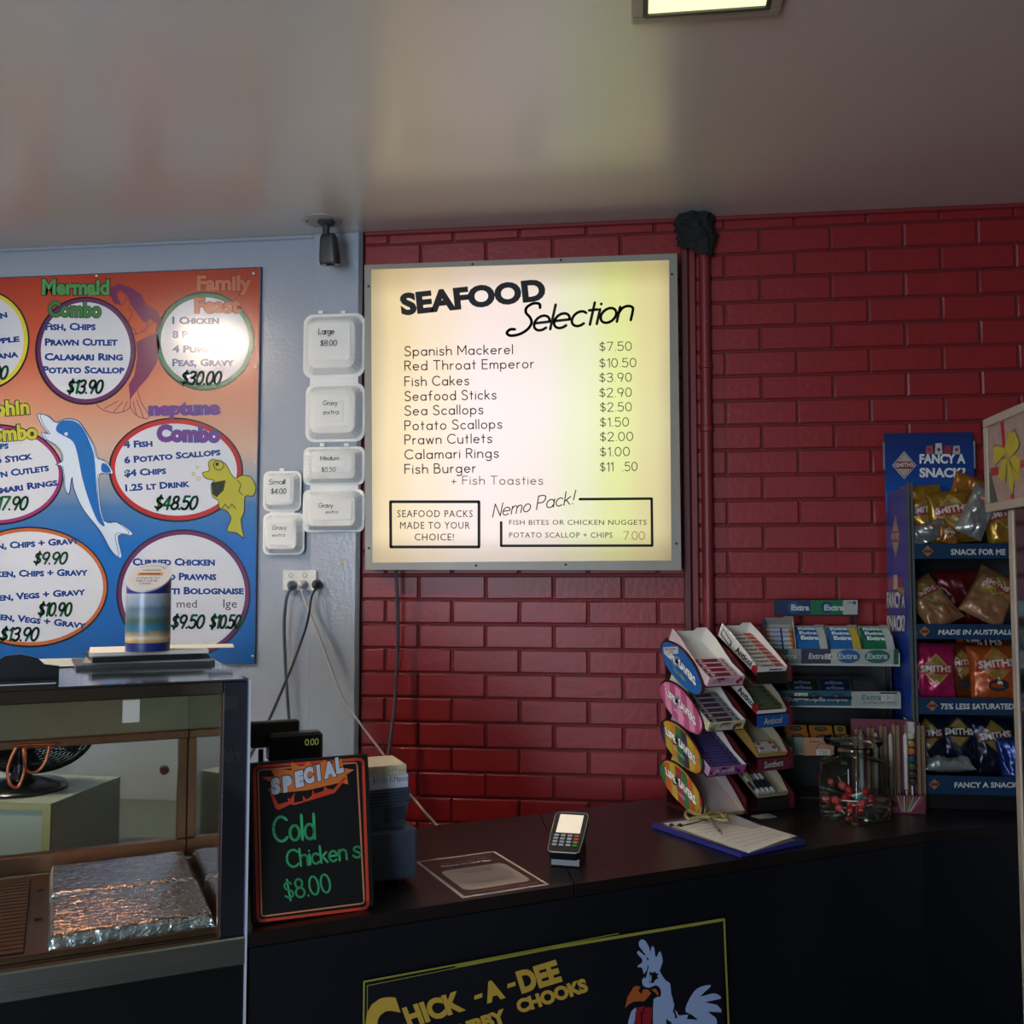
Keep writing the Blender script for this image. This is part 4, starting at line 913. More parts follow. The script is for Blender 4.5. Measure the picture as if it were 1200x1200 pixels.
for k in range(9):
    j = .12+k*.09; a = bil(.1, j, 0); b_ = bil(.9, j, 0)
    for s_ in range(8):
        i0, i1 = .1+s_*.1, .2+s_*.1
        f_ = lambda i, jj: bil(i, jj, .0131+.004*math.sin(i*3+jj*2)+.012*max(0, i+(1-jj)-1.35))
        mb.add([f_(i0, j), f_(i1, j), f_(i1, j+.006), f_(i0, j+.006)], [(0, 1, 2, 3)], C('8e8a88', .7))
mb.build('ruled_lines', t, kind='stuff')
mb = MB(); cl = [KM_.inverted() @ onz(*p, CT+.017) for p in ((787, 967), (797, 968), (822, 962), (836, 958), (847, 959))]
mb.tube(smooth_pts(cl, 4), .0014, BLACK, n=6); 
for k, a in ((0, .006), (1, .008)): mb.lathe([(0, -a), (a, -a*.5), (a, a*.5), (0, a)], BLACK, T(*cl[k]), 8)
mb.build('clip_wire', t)
pp = [KM_.inverted() @ onz(*p, z) for p, z in (((829, 956), CT+.03), ((846, 977.5), CT+.0195))]
d_ = (pp[1]-pp[0]); 
mb = MB(); mb.tube([pp[0], pp[0]+d_*.85, pp[1]], [.0035, .0037, .0022], mat('pen_silver', '8a8078', .3, .6), n=10); mb.tube([pp[0]+d_*.84, pp[0]+d_*.93], .0042, STEEL, n=10)
mb.build('ballpoint_pen', None, KM_, smooth=True, label='silver and brown ballpoint pen tied with cord lying on the clipboard form', cat='pen')
# knotted yellowish ribbon holding the pen
RIB = mat('ribbon', '9a8c5c', .7, bump=.001, bscale=80)
mb = MB()
for q in ([(803, 955), (806, 951), (818, 955), (832, 958), (850, 956), (852, 961), (838, 960), (822, 957), (808, 960), (803, 955)], [(820, 956), (822, 947), (825, 941), (827, 950), (824, 957)], [(826, 957), (834, 952), (843, 953), (848, 957)]):
    P = [onz(x, y, CT+.026+.004*(i % 2)) for i, (x, y) in enumerate(q)]; P = smooth_pts(P, 4)
    mb.tube(P, .0045, RIB, n=6)
mb.build('pen_ribbon', None, None, smooth=True, label='knotted yellowish ribbon at the top of the clipboard by the sweets rack', cat='ribbon')
mb = MB(); mb.box(-.03, .03, -.02, .02, 0, .0015, C('9c968c', .7)); q = onz(895, 957, CT); mb.build('price_card', None, T(q.x, q.y, CT+.0004) @ RZ(ANG), label='small blank white card on the counter in front of the throat sweets rack', cat='card')

# ================================================================ SWEETS RACK (two columns of sloping trays)
RS, RT = 1.33, .34
TH = R(30)
MAR = mat('maroon_plastic', '3a0f14', .3)
RM = MC @ T(RS, RT, CT)
rack = empty('sweets_rack', 'maroon plastic sweets rack with sloping trays and oval striped side plates', 'sweets rack', RM)
ZA = [.3685, .2425, .1165, .0]
mb = MB(); mb.box(-.002, .308, .2, .206, .0005, .5, MAR); mb.build('back_plate', rack)
mb = MB(); mb.box(-.004, .308, .03, .206, .0005, .012, MAR); mb.build('base', rack)
for k, z in enumerate(ZA):
    for x0, x1, ty in ((0, .128, 0), (.19, .303, .02)):
        mb = MB(); mb.box(x0, x1, .004, .205, -.006, -.001, MAR, T(0, ty, z+.006) @ RX(TH)); mb.build('shelf', rack)
for x0 in (.132, .305):      # curved inner side walls
    for k, z in enumerate(ZA):
        mb = MB(); mb.prism([(0, .004), (.012, -.004), (.21, .0), (.2, .034), (.1, .05), (.02, .04)], -.0025, .0025, mat('maroon_gloss', '531417', .22), T(x0, 0, z+.004) @ RX(TH) @ Matrix(((0, 0, 1, 0), (1, 0, 0, 0), (0, 1, 0, 0), (0, 0, 0, 1)))); mb.build('side_wall', rack)
# oval side plates
OM = frame(cf(RS-.005, 0, 0), -V, (0, 0, 1))
OV0 = [(95, 200), (50, 235), (38, 300), (80, 450), (180, 610), (320, 760), (440, 835), (505, 845), (545, 790), (530, 680), (450, 500), (330, 330), (220, 240), (140, 205)]
OV0 = [tuple(p)[:2] for p in smooth_pts([(a, b_, 0) for a, b_ in OV0], 2, True)]
sty = [(['1d5ca4'], 'plain blue'), (['b04a74', 'd890ac'], 'pink striped'), (['c07c2c', '2f7040', '3c2a48', 'b8a030'], 'orange, green and purple striped'), (['b8a030', 'a02c3c', '2f7040', 'b85a28'], 'yellow, red and green striped')]
for k in range(4):
    pm = OM.copy(); D = Decal(pm, lift=.0004).px(770, 730+[0, 46.5, 92.5, 139.5][k], 10)
    cx, cy = 290, 520
    q = [D.fn(x, y) for x, y in OV0]; mb = MB(); mb.prism(q, -.004, 0, MAR); mb.build('side_plate', rack, local(RM, pm))
    inn = [(cx+(x-cx)*.93-6, cy+(y-cy)*.95+6) for x, y in OV0]; cs = sty[k][0]
    D.fill(inn, C(cs[0], .35), 1)
    if len(cs) > 1:
        hull = ell(cx-6, cy+6, 355, 138, 28, rot=51)
        for j in range(-2, 14):
            x = -120+j*62; sq = clip([(x, 100), (x+62, 100), (x+62+90, 950), (x+90, 950)], hull)
            if len(sq) > 2: D.polys([sq], C(cs[j % len(cs)], .35), 2)
    WHT = C('f2f0ec', .4)
    D.skew(blk('LIFE', 1, 1, bold=.1), 108, 385, (122, 118), (-22, -108), INK, 3); D.skew(blk('LIFE', 1, .95, bold=.05), 114, 383, (122, 118), (-20, -98), WHT, 4)
    D.fill(ell(230, 450, 50, 60, 16), C('8a8a92' if k < 2 else '2a4030', .35), 3); D.fill(ell(236, 448, 22, 28, 12), INK, 4)
    D.skew(blk('SAVERS', 1, 1, bold=.1), 256, 520, (212, 240), (-12, -118), INK, 4); D.skew(blk('SAVERS', 1, .96, bold=.05), 261, 516, (212, 240), (-12, -106), WHT, 5)
    D.skew(blk(['Pep O Mint', 'Musk', 'Fruit', 'Fruits'][k], 1, 1, bold=.03), 205, 560, (130, 130), (-10, -52), C(['a8b83a', 'd0a8b8', '8ab890', 'c0b0b0'][k], .4), 4)
    if k == 0: D.fill([(80, 285), (250, 275), (256, 360), (88, 372)], C('c4c0b4'), 5); D.text(pen('Life Savers', 26, 130, thick=1.4), 100, 318, INKG, 2, 6); D.text(pen('1.50', 24, 60, thick=1.4), 140, 352, INKG, 2, 6)
    D.build('side_print', rack, local(RM, pm), label=sty[k][1]+' side plate')

def carton(M, w_, L, hs, hf, hr, mi_, mo, label, prints, drop=0., group='open cartons on the sweets rack'):
    """open display carton lying on a slope: local x across, y up the slope"""
    o = empty('display_carton', label, 'carton', M, group)
    e = .0014
    mb = MB(); mb.box(0, w_, 0, L, 0, e, mi_); mb.build('floor_panel', o)
    mb = MB(); mb.prism([(0, 0), (L, 0), (L, hr), (L*.75, hr*.9+hs*.1), (L*.3, hs), (0, hf)], 0, e, mo, Matrix(((0, 0, 1, 0), (1, 0, 0, 0), (0, 1, 0, 0), (0, 0, 0, 1))), m2=mi_); mb.build('side_panel', o)
    mb = MB(); mb.prism([(0, 0), (L, 0), (L, hr), (L*.75, hr*.9+hs*.1), (L*.3, hs), (0, hf)], -e, 0, mi_, T(w_, 0, 0) @ Matrix(((0, 0, 1, 0), (1, 0, 0, 0), (0, 1, 0, 0), (0, 0, 0, 1)))); mb.build('side_panel', o)
    mb = MB(); mb.box(e, w_-e, 0, e, e, hf, mo); mb.build('front_panel', o)
    mb = MB(); mb.prism([(e, e), (w_-e, e), (w_-e, hr), (w_*.72, hr), (w_*.66, hr*.8), (e, hr*.78)], L-e, L, mi_, Matrix(((1, 0, 0, 0), (0, 0, 1, 0), (0, 1, 0, 0), (0, 0, 0, 1)))); mb.build('rear_panel', o)
    if prints:
        FMx = frame((0, -.0003, 0), (1, 0, 0), (0, 0, 1)); D = Decal(FMx, lift=.0003); prints(D, w_, hf); D.build('front_print', o, FMx)
    return o
def blobs(cols, seed, n=14):
    def f(D, w_, h_):
        rr = random.Random(seed)
        if h_ > .02: D.rect(0, 0, w_, h_, C(cols[1] if seed == 0 else cols[0] if seed == 2 else 'b8b48c', .4), .5)
        for i in range(n):
            r_ = rr.uniform(.12, .3)*h_; x = rr.uniform(r_, w_-r_); y = rr.uniform(r_, h_-r_); D.fill(ell(x, y, r_, r_, 10), C(rr.choice(cols), .4), 1)
        if h_ > .02: D.text(blk('LIFE SAVERS', h_*.42, w_*.6, bold=.06), w_*.1, h_*.25, INK, 2, 2); D.text(blk('LIFE SAVERS', h_*.38, w_*.58, bold=.02), w_*.11, h_*.27, C('c9c6d2', .4), 2, 3)
    return f
def packet(name, label, cat, M, w_, d_, h_, m_, group, prints=None, nm='wrapper'):
    o = empty(name, label, cat, M, group)
    mb = MB(); mb.box(0, w_, 0, d_, 0, h_, m_, c=.002); mb.build(nm, o)
    if prints:
        PMx = T(0, 0, h_+.0002); D = Decal(PMx, lift=.0003); prints(D, w_, d_); D.build('print', o, PMx)
    return o
def tframe(x, k, ty=0., dz=0.): return RM @ T(x, ty, ZA[k]+.007+dz) @ RX(TH)
PK = [mat('pale_pink_card', 'd8c0c2', .5), mat('fruit_print', 'c8c4a4', .4), mat('lilac_card', 'a890b0', .4), C('9c9a5c', .45)]
lab = ['white carton with pink front, top tray of the left column', 'carton with fruit-coloured front, second tray down', 'carton with purple and pink front, third tray down', 'empty carton with flowery torn front, lowest tray of the left column']
for k in range(4):
    cols = [['b03050', 'd8a0ac', 'a02038'], ['a02838', '3c7a34', 'b8b030', '3a2a20', 'c06a2c'], ['a04a80', '2c1c40', 'c48ab0', '4a2c60'], ['b8a838', 'a84a2c', '4a6a2c', 'c8c0a0']][k]
    carton(tframe(.001, k), .124, .225, .028, .03 if k < 3 else .012, .05, WHCARD if k != 3 else mat('pinkish_card', 'b09c98', .7), PK[k], lab[k], blobs(cols, k, 16))
def rollp(base, band, txt=None):
    def f(D, w_, d_):
        D.rect(.008, .002, w_-.008, d_-.002, C(band, .35), 1)
        D.fill(ell(w_*.2, d_/2, d_*.35, d_*.35, 10), C(base, .35), 2); D.fill(ell(w_*.82, d_/2, d_*.38, d_*.38, 10), C(base, .35), 2)
        if txt: D.text(blk(txt, d_*.4, w_*.42, bold=.04), w_*.3, d_*.3, C('2a3450', .4), 0, 3)
    return f
for k, n0, y0, wr, bn, what in ((0, 4, .012, 'c4bcb8', 'b02c40', 'pink and red'), (1, 6, .006, '8a8e92', '5a2430', 'silver and dark red'), (2, 7, .004, '342a58', '5a4a80', 'dark purple')):
    proto = None
    for j in range(n0):
        M = tframe(.006, k) @ T(0, y0+j*.0232, .002); lb = '%s sweets roll, %s in its rack carton' % (what, ['nearest the front', 'second from the front', 'third from the front', 'fourth from the front', 'fifth from the front', 'sixth from the front', 'last at the rear'][j])
        if proto is None: proto = packet('sweets_roll', lb, 'sweets', M, .112, .021, .02, C(wr, .35), what+' sweets rolls', rollp(wr, bn, 'LIFE SAVERS'))
        else: copy_tree(proto, M, lb)
# right column
def anti(D, w_, h_):
    D.text(blk('Lozenge', h_*.3, w_*.4, bold=.04, shear=.2), w_*.3, h_*.55, INKG, 0, 1); D.text(blk('Lozenge', h_*.3, w_*.4, bold=.04, shear=.2), w_*.3, h_*.12, INKG, 0, 1)
lab = ['long white and red carton of throat lozenges, topmost in the right column', 'half-empty white carton above the blue label strip', 'yellow-sided carton above the maroon label strip', 'pale green carton with a few rolls, lowest in the right column']
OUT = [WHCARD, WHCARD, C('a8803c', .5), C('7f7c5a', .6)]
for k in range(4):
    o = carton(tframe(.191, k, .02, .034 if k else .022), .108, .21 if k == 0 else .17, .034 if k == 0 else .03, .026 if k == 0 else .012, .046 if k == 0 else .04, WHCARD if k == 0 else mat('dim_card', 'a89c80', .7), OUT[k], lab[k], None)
    SF = frame((-.0004, 0, 0), (0, -1, 0), (0, 0, 1))
    if k < 2:
        D = Decal(SF, lift=.0003)
        D.text(blk('Anticol', .02, .085, bold=.04), -.115 if k == 0 else -.105, .007, INKG, 0, 1); D.fill([(-.026, 0), (0, 0), (0, .022), (-.01, .03), (-.026, .016)], C('a82424', .4), 1)
        if k == 0: D.fill([(-.2, .012), (-.14, .004), (-.14, .022), (-.196, .036)], INKG, 1); D.fill([(-.195, .016), (-.145, .008), (-.145, .02), (-.193, .032)], WHCARD, 2)
        D.build('side_print', o, SF)
    if k == 0:
        FMx = frame((0, -.0003, 0), (1, 0, 0), (0, 0, 1)); D = Decal(FMx, lift=.0003); D.text(blk('Anticol', .008, .05, bold=.05, shear=.15), .04, .014, INKG, 0, 1); D.text(blk('Anticol', .008, .05, bold=.05, shear=.15), .04, .003, INKG, 0, 1); D.build('front_print', o, FMx)
    # label strip below the carton
    LMx = frame(RM @ Vector((.187, .012, ZA[k]+.002)), U, (0, 0, 1)); cs = ['231a18', '1b4a8c', '5a1e2c', '1c1a18'][k]
    mb = MB(); mb.box(0, .118, 0, .036, -.0015, 0, C(cs, .35)); mb.build('label_strip', rack, local(RM, LMx))
    if k in (1, 2):
        D = Decal(LMx, lift=.0003); D.text(blk(['', 'Anticol', 'Soothers'][k], .021, .072, bold=.06, shear=.2), .022, .007, INK, 2, 1); D.text(blk(['', 'Anticol', 'Soothers'][k], .019, .07, bold=.015, shear=.2), .023, .008, C('b4b0a4', .4), 2, 2); D.build('label_print', rack, local(RM, LMx))
def loz(D, w_, d_):
    D.rect(w_*.7, 0, w_, d_, C('b43020', .4), 1); D.text(blk('Anticol', d_*.45, w_*.4, bold=.05), w_*.2, d_*.3, INKG, 0, 1)
proto = None
for j in range(9):
    M = tframe(.1935, 0, .02, .022) @ T(0, .004+j*.0205, .0035); M = M @ RX(R(-8))
    lb = 'white and red lozenge pack, number %s from the front in its carton' % ['one', 'two', 'three', 'four', 'five', 'six', 'seven', 'eight', 'nine'][j]
    if proto is None: proto = packet('lozenge_pack', lb, 'lozenges', M, .1015, .019, .019, C('c4bcb0', .45), 'lozenge packs in the top right carton', loz)
    else: copy_tree(proto, M, lb)
for k, n0, m_, nm in ((1, 5, '4c5238', 'dull green'), (2, 2, 'aaa49c', 'grey and red')):
    proto = None
    for j in range(n0):
        M = tframe(.1945, k, .02, .034) @ T(.006*(k == 2), .008+j*.021, .002); lb = nm+' lozenge roll lying %s in the %s carton' % (['at the front', 'second', 'third', 'fourth', 'fifth'][j], 'half-empty white' if k == 1 else 'yellow-sided')
        if proto is None: proto = packet('lozenge_roll', lb, 'lozenges', M, .09 if k == 1 else .07, .018, .016, C(m_, .45), nm+' lozenge rolls', rollp('b03c24' if k == 2 else '3a3a2c', 'b8b4a8' if k == 2 else '5a6040'))
        else: copy_tree(proto, M, lb)
for j in range(4):
    M = tframe(.197+j*.017, 3, .02, .034) @ T(0, .006, .012)
    mb = MB(); mb.tube([(0, .0, 0), (.0, .13, 0)], .0078, C('b0aca8', .35), n=10); o = empty('mint_roll', 'slim mint roll lying lengthwise, %s from the left in the lowest pale green carton' % ['first', 'second', 'third', 'fourth'][j], 'mints', M, 'slim mint rolls'); mb.build('roll', o, smooth=True)
    mb = MB(); mb.tube([(0, .015, 0), (0, .05, 0)], .0081, C('26242c', .35), n=10); mb.tube([(0, .075, 0), (0, .115, 0)], .0081, C('702030', .35), n=10); mb.build('bands', o, smooth=True, kind='stuff')

# ================================================================ CHEWING GUM RACK
GY = 3.17
def gq(x, y, Y=GY): q = ony(x, y, Y); return q
gx0, gx1 = gq(903, 770).x, gq(1054, 770).x; GW = gx1-gx0
GM = T(gx0, GY, CT)
t = gum = empty('gum_rack', 'black three-shelf chewing gum rack with printed label strips', 'gum rack', GM)
BR = mat('rack_black', '0d0e10', .35)
mb = MB(); mb.box(.01, GW-.005, .16, .165, .0005, .5, BR); mb.build('back_panel', t)
mb = MB(); mb.box(0, GW, -.0, .165, .0005, .008, BR); mb.build('base', t)
for x in (.0, GW-.004):
    mb = MB(); mb.box(x+.0002, x+.0038, .1, .159, .0085, .5, BR); mb.build('side_panel', t)
rows = [(764, 780), (811, 829), (866, 885)]
ZS = []
for i, (a, b_) in enumerate(rows):
    z1, z0 = gq(980, a).z-CT, gq(980, b_).z-CT; ZS.append((z0, z1))
    x1_ = GW if i < 2 else GW
    mb = MB(); mb.box(0, x1_, -.004, -.001, z0, z1, mat('strip_clear', 'a8aca4', .25)); mb.build('label_holder', t)
    mb = MB(); mb.box(.0042, GW-.0045, 0, .158, z0+.004, z0+.008, BR); mb.build('shelf', t)
hz0, hz1 = gq(950, 722, 3.3).z-CT, gq(950, 703, 3.3).z-CT; hx0, hx1 = gq(907, 712, 3.3).x-gx0, gq(1005, 712, 3.3).x-gx0
mb = MB(); mb.box(hx0, hx1, .128, .131, hz0, hz1, BR); mb.build('header_panel', t)
mb = MB(); mb.box(hx1-.02, hx1-.012, .1315, .1595, hz0-.06, hz1-.01, BR); mb.build('header_post', t)
PMg = frame((gx0, GY-.0044, CT), (1, 0, 0), (0, 0, 1)); D = Decal(PMg, lift=.0003).px(890, 695, 7.06)
DG = C('224a3c', .3); GRY2 = C('6c7268', .35); PUR2 = C('2c2a40', .3); TEAL = C('1d4a58', .3); WHS = C('8f948a', .35); BLE = C('1c4c7c', .3); GRE = C('1f5a4c', .3); STK = C('b4b4a8', .6); LW = C('9fa6a4', .4)
D.rect(100, 462, 240, 582, DG, 1); D.rect(240, 462, 345, 582, GRY2, 1); D.rect(345, 462, 590, 584, PUR2, 1); D.rect(590, 464, 850, 586, WHS, 1); D.rect(850, 464, 1110, 588, WHS, 1); D.rect(1110, 464, 1150, 590, DG, 1)
D.fill(ell(735, 524, 98, 56, 24), BLE, 2); D.fill(ell(975, 525, 105, 56, 24), GRE, 2)
for x, w_ in ((150, 160), (405, 130), (645, 165), (885, 175)): D.text(blk('Extra', 48, w_, bold=.03, shear=.15), x, 545, LW, 0, 3)
D.rect(540, 503, 640, 547, STK, 4); D.text(pen('2.40', 28, 78, thick=1.3), 550, 540, INK, 0, 5)
D.rect(110, 808, 760, 932, TEAL, 1); D.rect(760, 814, 1160, 936, WHS, 1)
for x in (150, 375, 560): D.fill(ell(x+90, 868, 70, 44, 16), C('16303c', .3), 2); D.text(blk('eclipse', 46, 170, bold=.012, shear=.15), x, 890, LW, -2, 3)
D.rect(288, 826, 398, 880, STK, 4); D.text(pen('3.40', 34, 84, thick=1.3), 302, 872, INK, 0, 5)
D.text(blk('Extra', 44, 165, shear=.25, bold=.01), 840, 884, C('2c5c50', .4), 0, 3); D.rect(1008, 838, 1108, 890, STK, 4); D.text(pen('1.30', 28, 78, thick=1.3), 1020, 878, INK, 0, 5); D.text(blk('professional white', 22, 270), 860, 915, C('4a4e4c', .4), 0, 3); D.rect(1000, 820, 1140, 834, C('26323c', .4), 2)
D.px(900, 820, 6)
D.rect(60, 262, 185, 378, DG, 1); D.rect(185, 264, 250, 380, GRY2, 1); D.rect(250, 266, 920, 392, C('9c7050', .4), 1); D.rect(112, 330, 172, 375, STK, 4); D.text(pen('50', 28, 34, thick=1.4), 122, 366, INK, 0, 5); D.rect(340, 348, 436, 388, STK, 4); D.text(pen('1.50', 24, 66, thick=1.4), 352, 380, INK, 0, 5); D.line(ell(385, 340, 45, 34, 16), 4, INKG, 2); D.line([(290, 294), (365, 296)], 5, INKG, 2)
D.build('label_print', t, local(GM, PMg))
PMh = frame((gx0, 3.2975, CT), (1, 0, 0), (0, 0, 1)); D = Decal(PMh, lift=.0003).px(890, 695, 7.06)
D.rect(134, 58, 422, 178, C('16264c', .3), 1); D.rect(422, 58, 690, 178, C('14603a', .3), 1); D.rect(690, 58, 812, 178, C('9a9e98', .4), 1)
for x in (262, 535): D.fill(ell(x+20, 118, 48, 50, 18), C('28486c' if x < 300 else '123a5c', .3), 2); D.text(blk('Extra', 50, 150 if x < 300 else 165, bold=.05), x, 145, C('aab4b8', .4), 0, 3)
D.fill(ell(785, 80, 15, 15, 12), C('203c70', .4), 2); D.text(blk('GUM', 12, 40, bold=.02), 725, 86, INKG, 0, 2)
D.build('header_print', t, local(GM, PMh))
# cartons and gum packets on the top shelf
def gum_print(cb, cr):
    def f(D, w_, d_):
        D.rect(0, 0, w_*.74, d_, C(cb, .3), 1); D.rect(w_*.74, 0, w_, d_, C(cr, .35), 1); D.fill(ell(w_*.24, d_*.78, w_*.15, d_*.19, 14), C('15345c', .3), 2)
        D.text(blk('Extra', d_*.24, w_*.6, bold=.06), w_*.14, d_*.68, C('d0d8dc', .4), 0, 3)
    return f
zt = CT+ZS[0][0]+.0085
def gx(p, base=890, k=7.06): return gq(base+p/k, 762).x
TL_ = R(50)
for i, (a, b_, cb, cr, nm) in enumerate(((318, 585, '1c5a94', 'a4a8a4', 'blue and white'), (592, 862, '1c5a94', 'b09a34', 'blue and yellow'), (872, 1142, '14603a', 'a8aca4', 'green and white'))):
    x0, x1 = gx(a), gx(b_); w_ = x1-x0
    M = T(x0, GY+.03, zt-.002) @ RX(TL_)
    o = carton(M, w_-.002, .125, .02, .012, .03, mat('gum_carton', '9c988c', .6), mat('gum_carton_side', '8f968c', .5), 'open carton of %s gum packets on the top shelf of the gum rack' % nm, None, group='gum cartons')
    proto = None
    for j in range(3):
        Mp = M @ T(.0025, [.01, .038, .066][j], [.031, .017, .003][j]); lb = '%s gum packet, %s of three in its carton' % (nm, ['front', 'middle', 'rear'][j])
        if proto is None: proto = packet('gum_packet', lb, 'gum', Mp, w_-.007, .066, .0125, C(cb, .3), nm+' gum packets', gum_print(cb, cr))
        else: copy_tree(proto, Mp, lb)
x0, x1 = gq(898, 760).x, gx(310)
M = T(x0, GY+.034, zt) @ RX(R(56))
carton(M, x1-x0, .135, .05, .022, .05, mat('roll_carton', 'a09c96', .6), C('243868', .35), 'tall open carton of silver-blue gum rolls at the left end of the gum rack', lambda D, w_, h_: (D.rect(.001, 0, w_-.001, h_, C('142448', .3), 1), D.text(blk('orbit', h_*.4, w_*.45), w_*.3, h_*.3, C('6c7ca8', .4), 0, 2)), group='gum cartons')
proto = None
for j in range(6):
    Mp = M @ T(.008, .008+j*.0165, .028); lb = 'silver, blue and orange gum roll, %s in the tall left carton' % ['lowest', 'second', 'third', 'fourth', 'fifth', 'topmost'][j]
    if proto is None:
        proto = empty('gum_roll', lb, 'gum', Mp, 'silver-blue gum rolls'); L_ = x1-x0-.014
        for xa, xb, cc in ((0, .1, 'b06a30'), (.1, .55, '8e96a4'), (.55, .62, '1c3468'), (.62, .9, '9aa0a8'), (.9, 1, 'b86a28')):
            mb = MB(); mb.tube([(xa*L_, .007, 0), (xb*L_, .007, 0)], .0072, C(cc, .25), n=10); mb.build('band', proto, smooth=True)
    else: copy_tree(proto, Mp, lb)
# second shelf: dim dark packs
zt2 = CT+ZS[1][0]+.0085
for i, (a, b_, c1, nm) in enumerate(((250, 500, '141c18', 'black'), (510, 770, '121a34', 'navy'), (775, 990, None, 'brown'))):
    x0, x1 = gq(890+a/7.06, 808).x, gq(890+b_/7.06, 808).x; M = T(x0, GY+.008, zt2) @ RX(R(48))
    carton(M, x1-x0, .09, .02, .01, .024, mat('dark_carton', '2c2a26', .6), mat('dark_carton_side', '37403c', .5), '%s gum carton on the middle shelf of the gum rack' % (nm if c1 else 'empty brown'), None, group='dark gum cartons')
    if c1:
        for j in range(3):
            lb = '%s mint gum packet, %s of three on the middle shelf' % (nm, ['front', 'middle', 'rear'][j])
            packet('mint_packet', lb, 'gum', M @ T(.002, .004+j*.024, .018-j*.006), x1-x0-.005, .034, .009, C(c1, .3), nm+' gum packets', (lambda D, w_, d_: D.text(blk('eclipse', d_*.5, w_*.6, bold=.03), w_*.2, d_*.3, C('5c6c84', .4), 0, 1)))
zt3 = CT+ZS[2][0]+.0085
for i, (a, b_, c1) in enumerate(((142, 310, '9a5c24'), (318, 492, '9a5c24'), (500, 590, '8c7030'))):
    x0, x1 = gq(900+a/6, 862).x, gq(900+b_/6, 862).x
    for j in range(3):
        Mp = T(x0, GY+.008+j*.03, zt3+.001+j*.02) @ RX(R(48)); lb = '%s gum packet, %s on the lowest shelf, %s' % ('yellow' if i == 2 else 'orange', ['left stack', 'middle stack', 'right stack'][i], ['front', 'middle', 'rear'][j])
        packet('orange_gum_packet', lb, 'gum', Mp, x1-x0-.003, .03, .012, C(c1, .35), 'packets on the lowest gum shelf', (lambda D, w_, d_: (D.fill(ell(w_*.5, d_*.5, w_*.28, d_*.3, 14), INKG, 1), D.text(blk('XTRA', d_*.3, w_*.36), w_*.32, d_*.36, C('8a7a5c', .4), 0, 2))))

# ================================================================ GLASS JAR WITH LOLLIPOPS
jc = onz(1001, 958.5, CT); JM = T(jc.x, jc.y-.01, CT+.0005) @ RZ(R(38))
t = jar = empty('glass_jar', 'square glass sweets jar with a round glass lid and red lollipops inside', 'jar', JM)
def loftsq(mb, secs, m_, M=None):
    vs_ = []; n = None
    for w_, r_, z in secs: q = rrect(w_, w_, min(r_, w_/2-.0005), 5); n = len(q); vs_ += [(a, b_, z) for a, b_ in q]
    fs = [(i*n+k, i*n+(k+1) % n, (i+1)*n+(k+1) % n, (i+1)*n+k) for i in range(len(secs)-1) for k in range(n)]+[tuple(range(n-1, -1, -1))]
    mb.add(vs_, fs, m_, M)
mb = MB(); loftsq(mb, [(.136, .016, 0), (.146, .02, .004), (.148, .018, .02), (.148, .018, .148), (.142, .03, .162), (.118, .05, .172), (.105, .0524, .178)], JAR); mb.build('body', t, smooth=True)
mb = MB(); loftsq(mb, [(.12, .016, .008), (.134, .016, .016), (.138, .014, .03)], JAR); mb.build('thick_base', t, smooth=True)
mb = MB(); mb.lathe([(.0525, .1785), (.054, .182), (.055, .186), (.053, .2), (.056, .203), (.058, .208)], JAR, None, 36); mb.build('neck', t, smooth=True)
mb = MB(); mb.lathe([(.0, .2), (.046, .2), (.05, .209), (.078, .211), (.082, .218), (.08, .226), (.06, .229), (.03, .222), (0, .221)], JAR, None, 40); mb.build('lid', t, smooth=True)
rr = random.Random(5)
REDW = [mat('lolly_red', 'a01c20', .2, bump=.001, bscale=200), mat('lolly_pink', 'b84848', .2), mat('lolly_teal', '4c8480', .25)]
where = ['by the left wall of', 'at the front corner of', 'in the middle of', 'at the right side of', 'at the back of']
for j in range(13):
    a, r_ = j*2.4, .014+.045*((j*7) % 13)/13; M = JM @ T(r_*1.1*math.cos(a), r_*1.1*math.sin(a), .028+.026*(j//5)) @ RZ(a*1.7) @ RY(R(90 if j != 12 else -6)+rr.uniform(-.28, .1))
    if j == 12: M = JM @ T(.0, .02, .075)
    teal = j == 8
    o = empty('lollipop', ('teal wrapped lollipop on the left of the pile in the glass jar' if teal else 'lollipop standing upright with its white stick in the glass jar' if j == 12 else 'red wrapped lollipop with white stick lying in the glass jar'), 'lollipop', M, None if teal or j == 12 else 'red lollipops in the jar')
    mb = MB(); mb.lathe([(0, -.0125), (.009, -.009), (.0125, 0), (.009, .009), (.003, .012), (.006, .018), (0, .0181)], REDW[2 if teal else j % 2], None, 12); mb.build('wrapped_sweet', o, smooth=True)
    mb = MB(); mb.tube([(0, 0, .0182), (0, 0, .06)], .0018, WHITE, n=8); mb.build('stick', o, smooth=True)

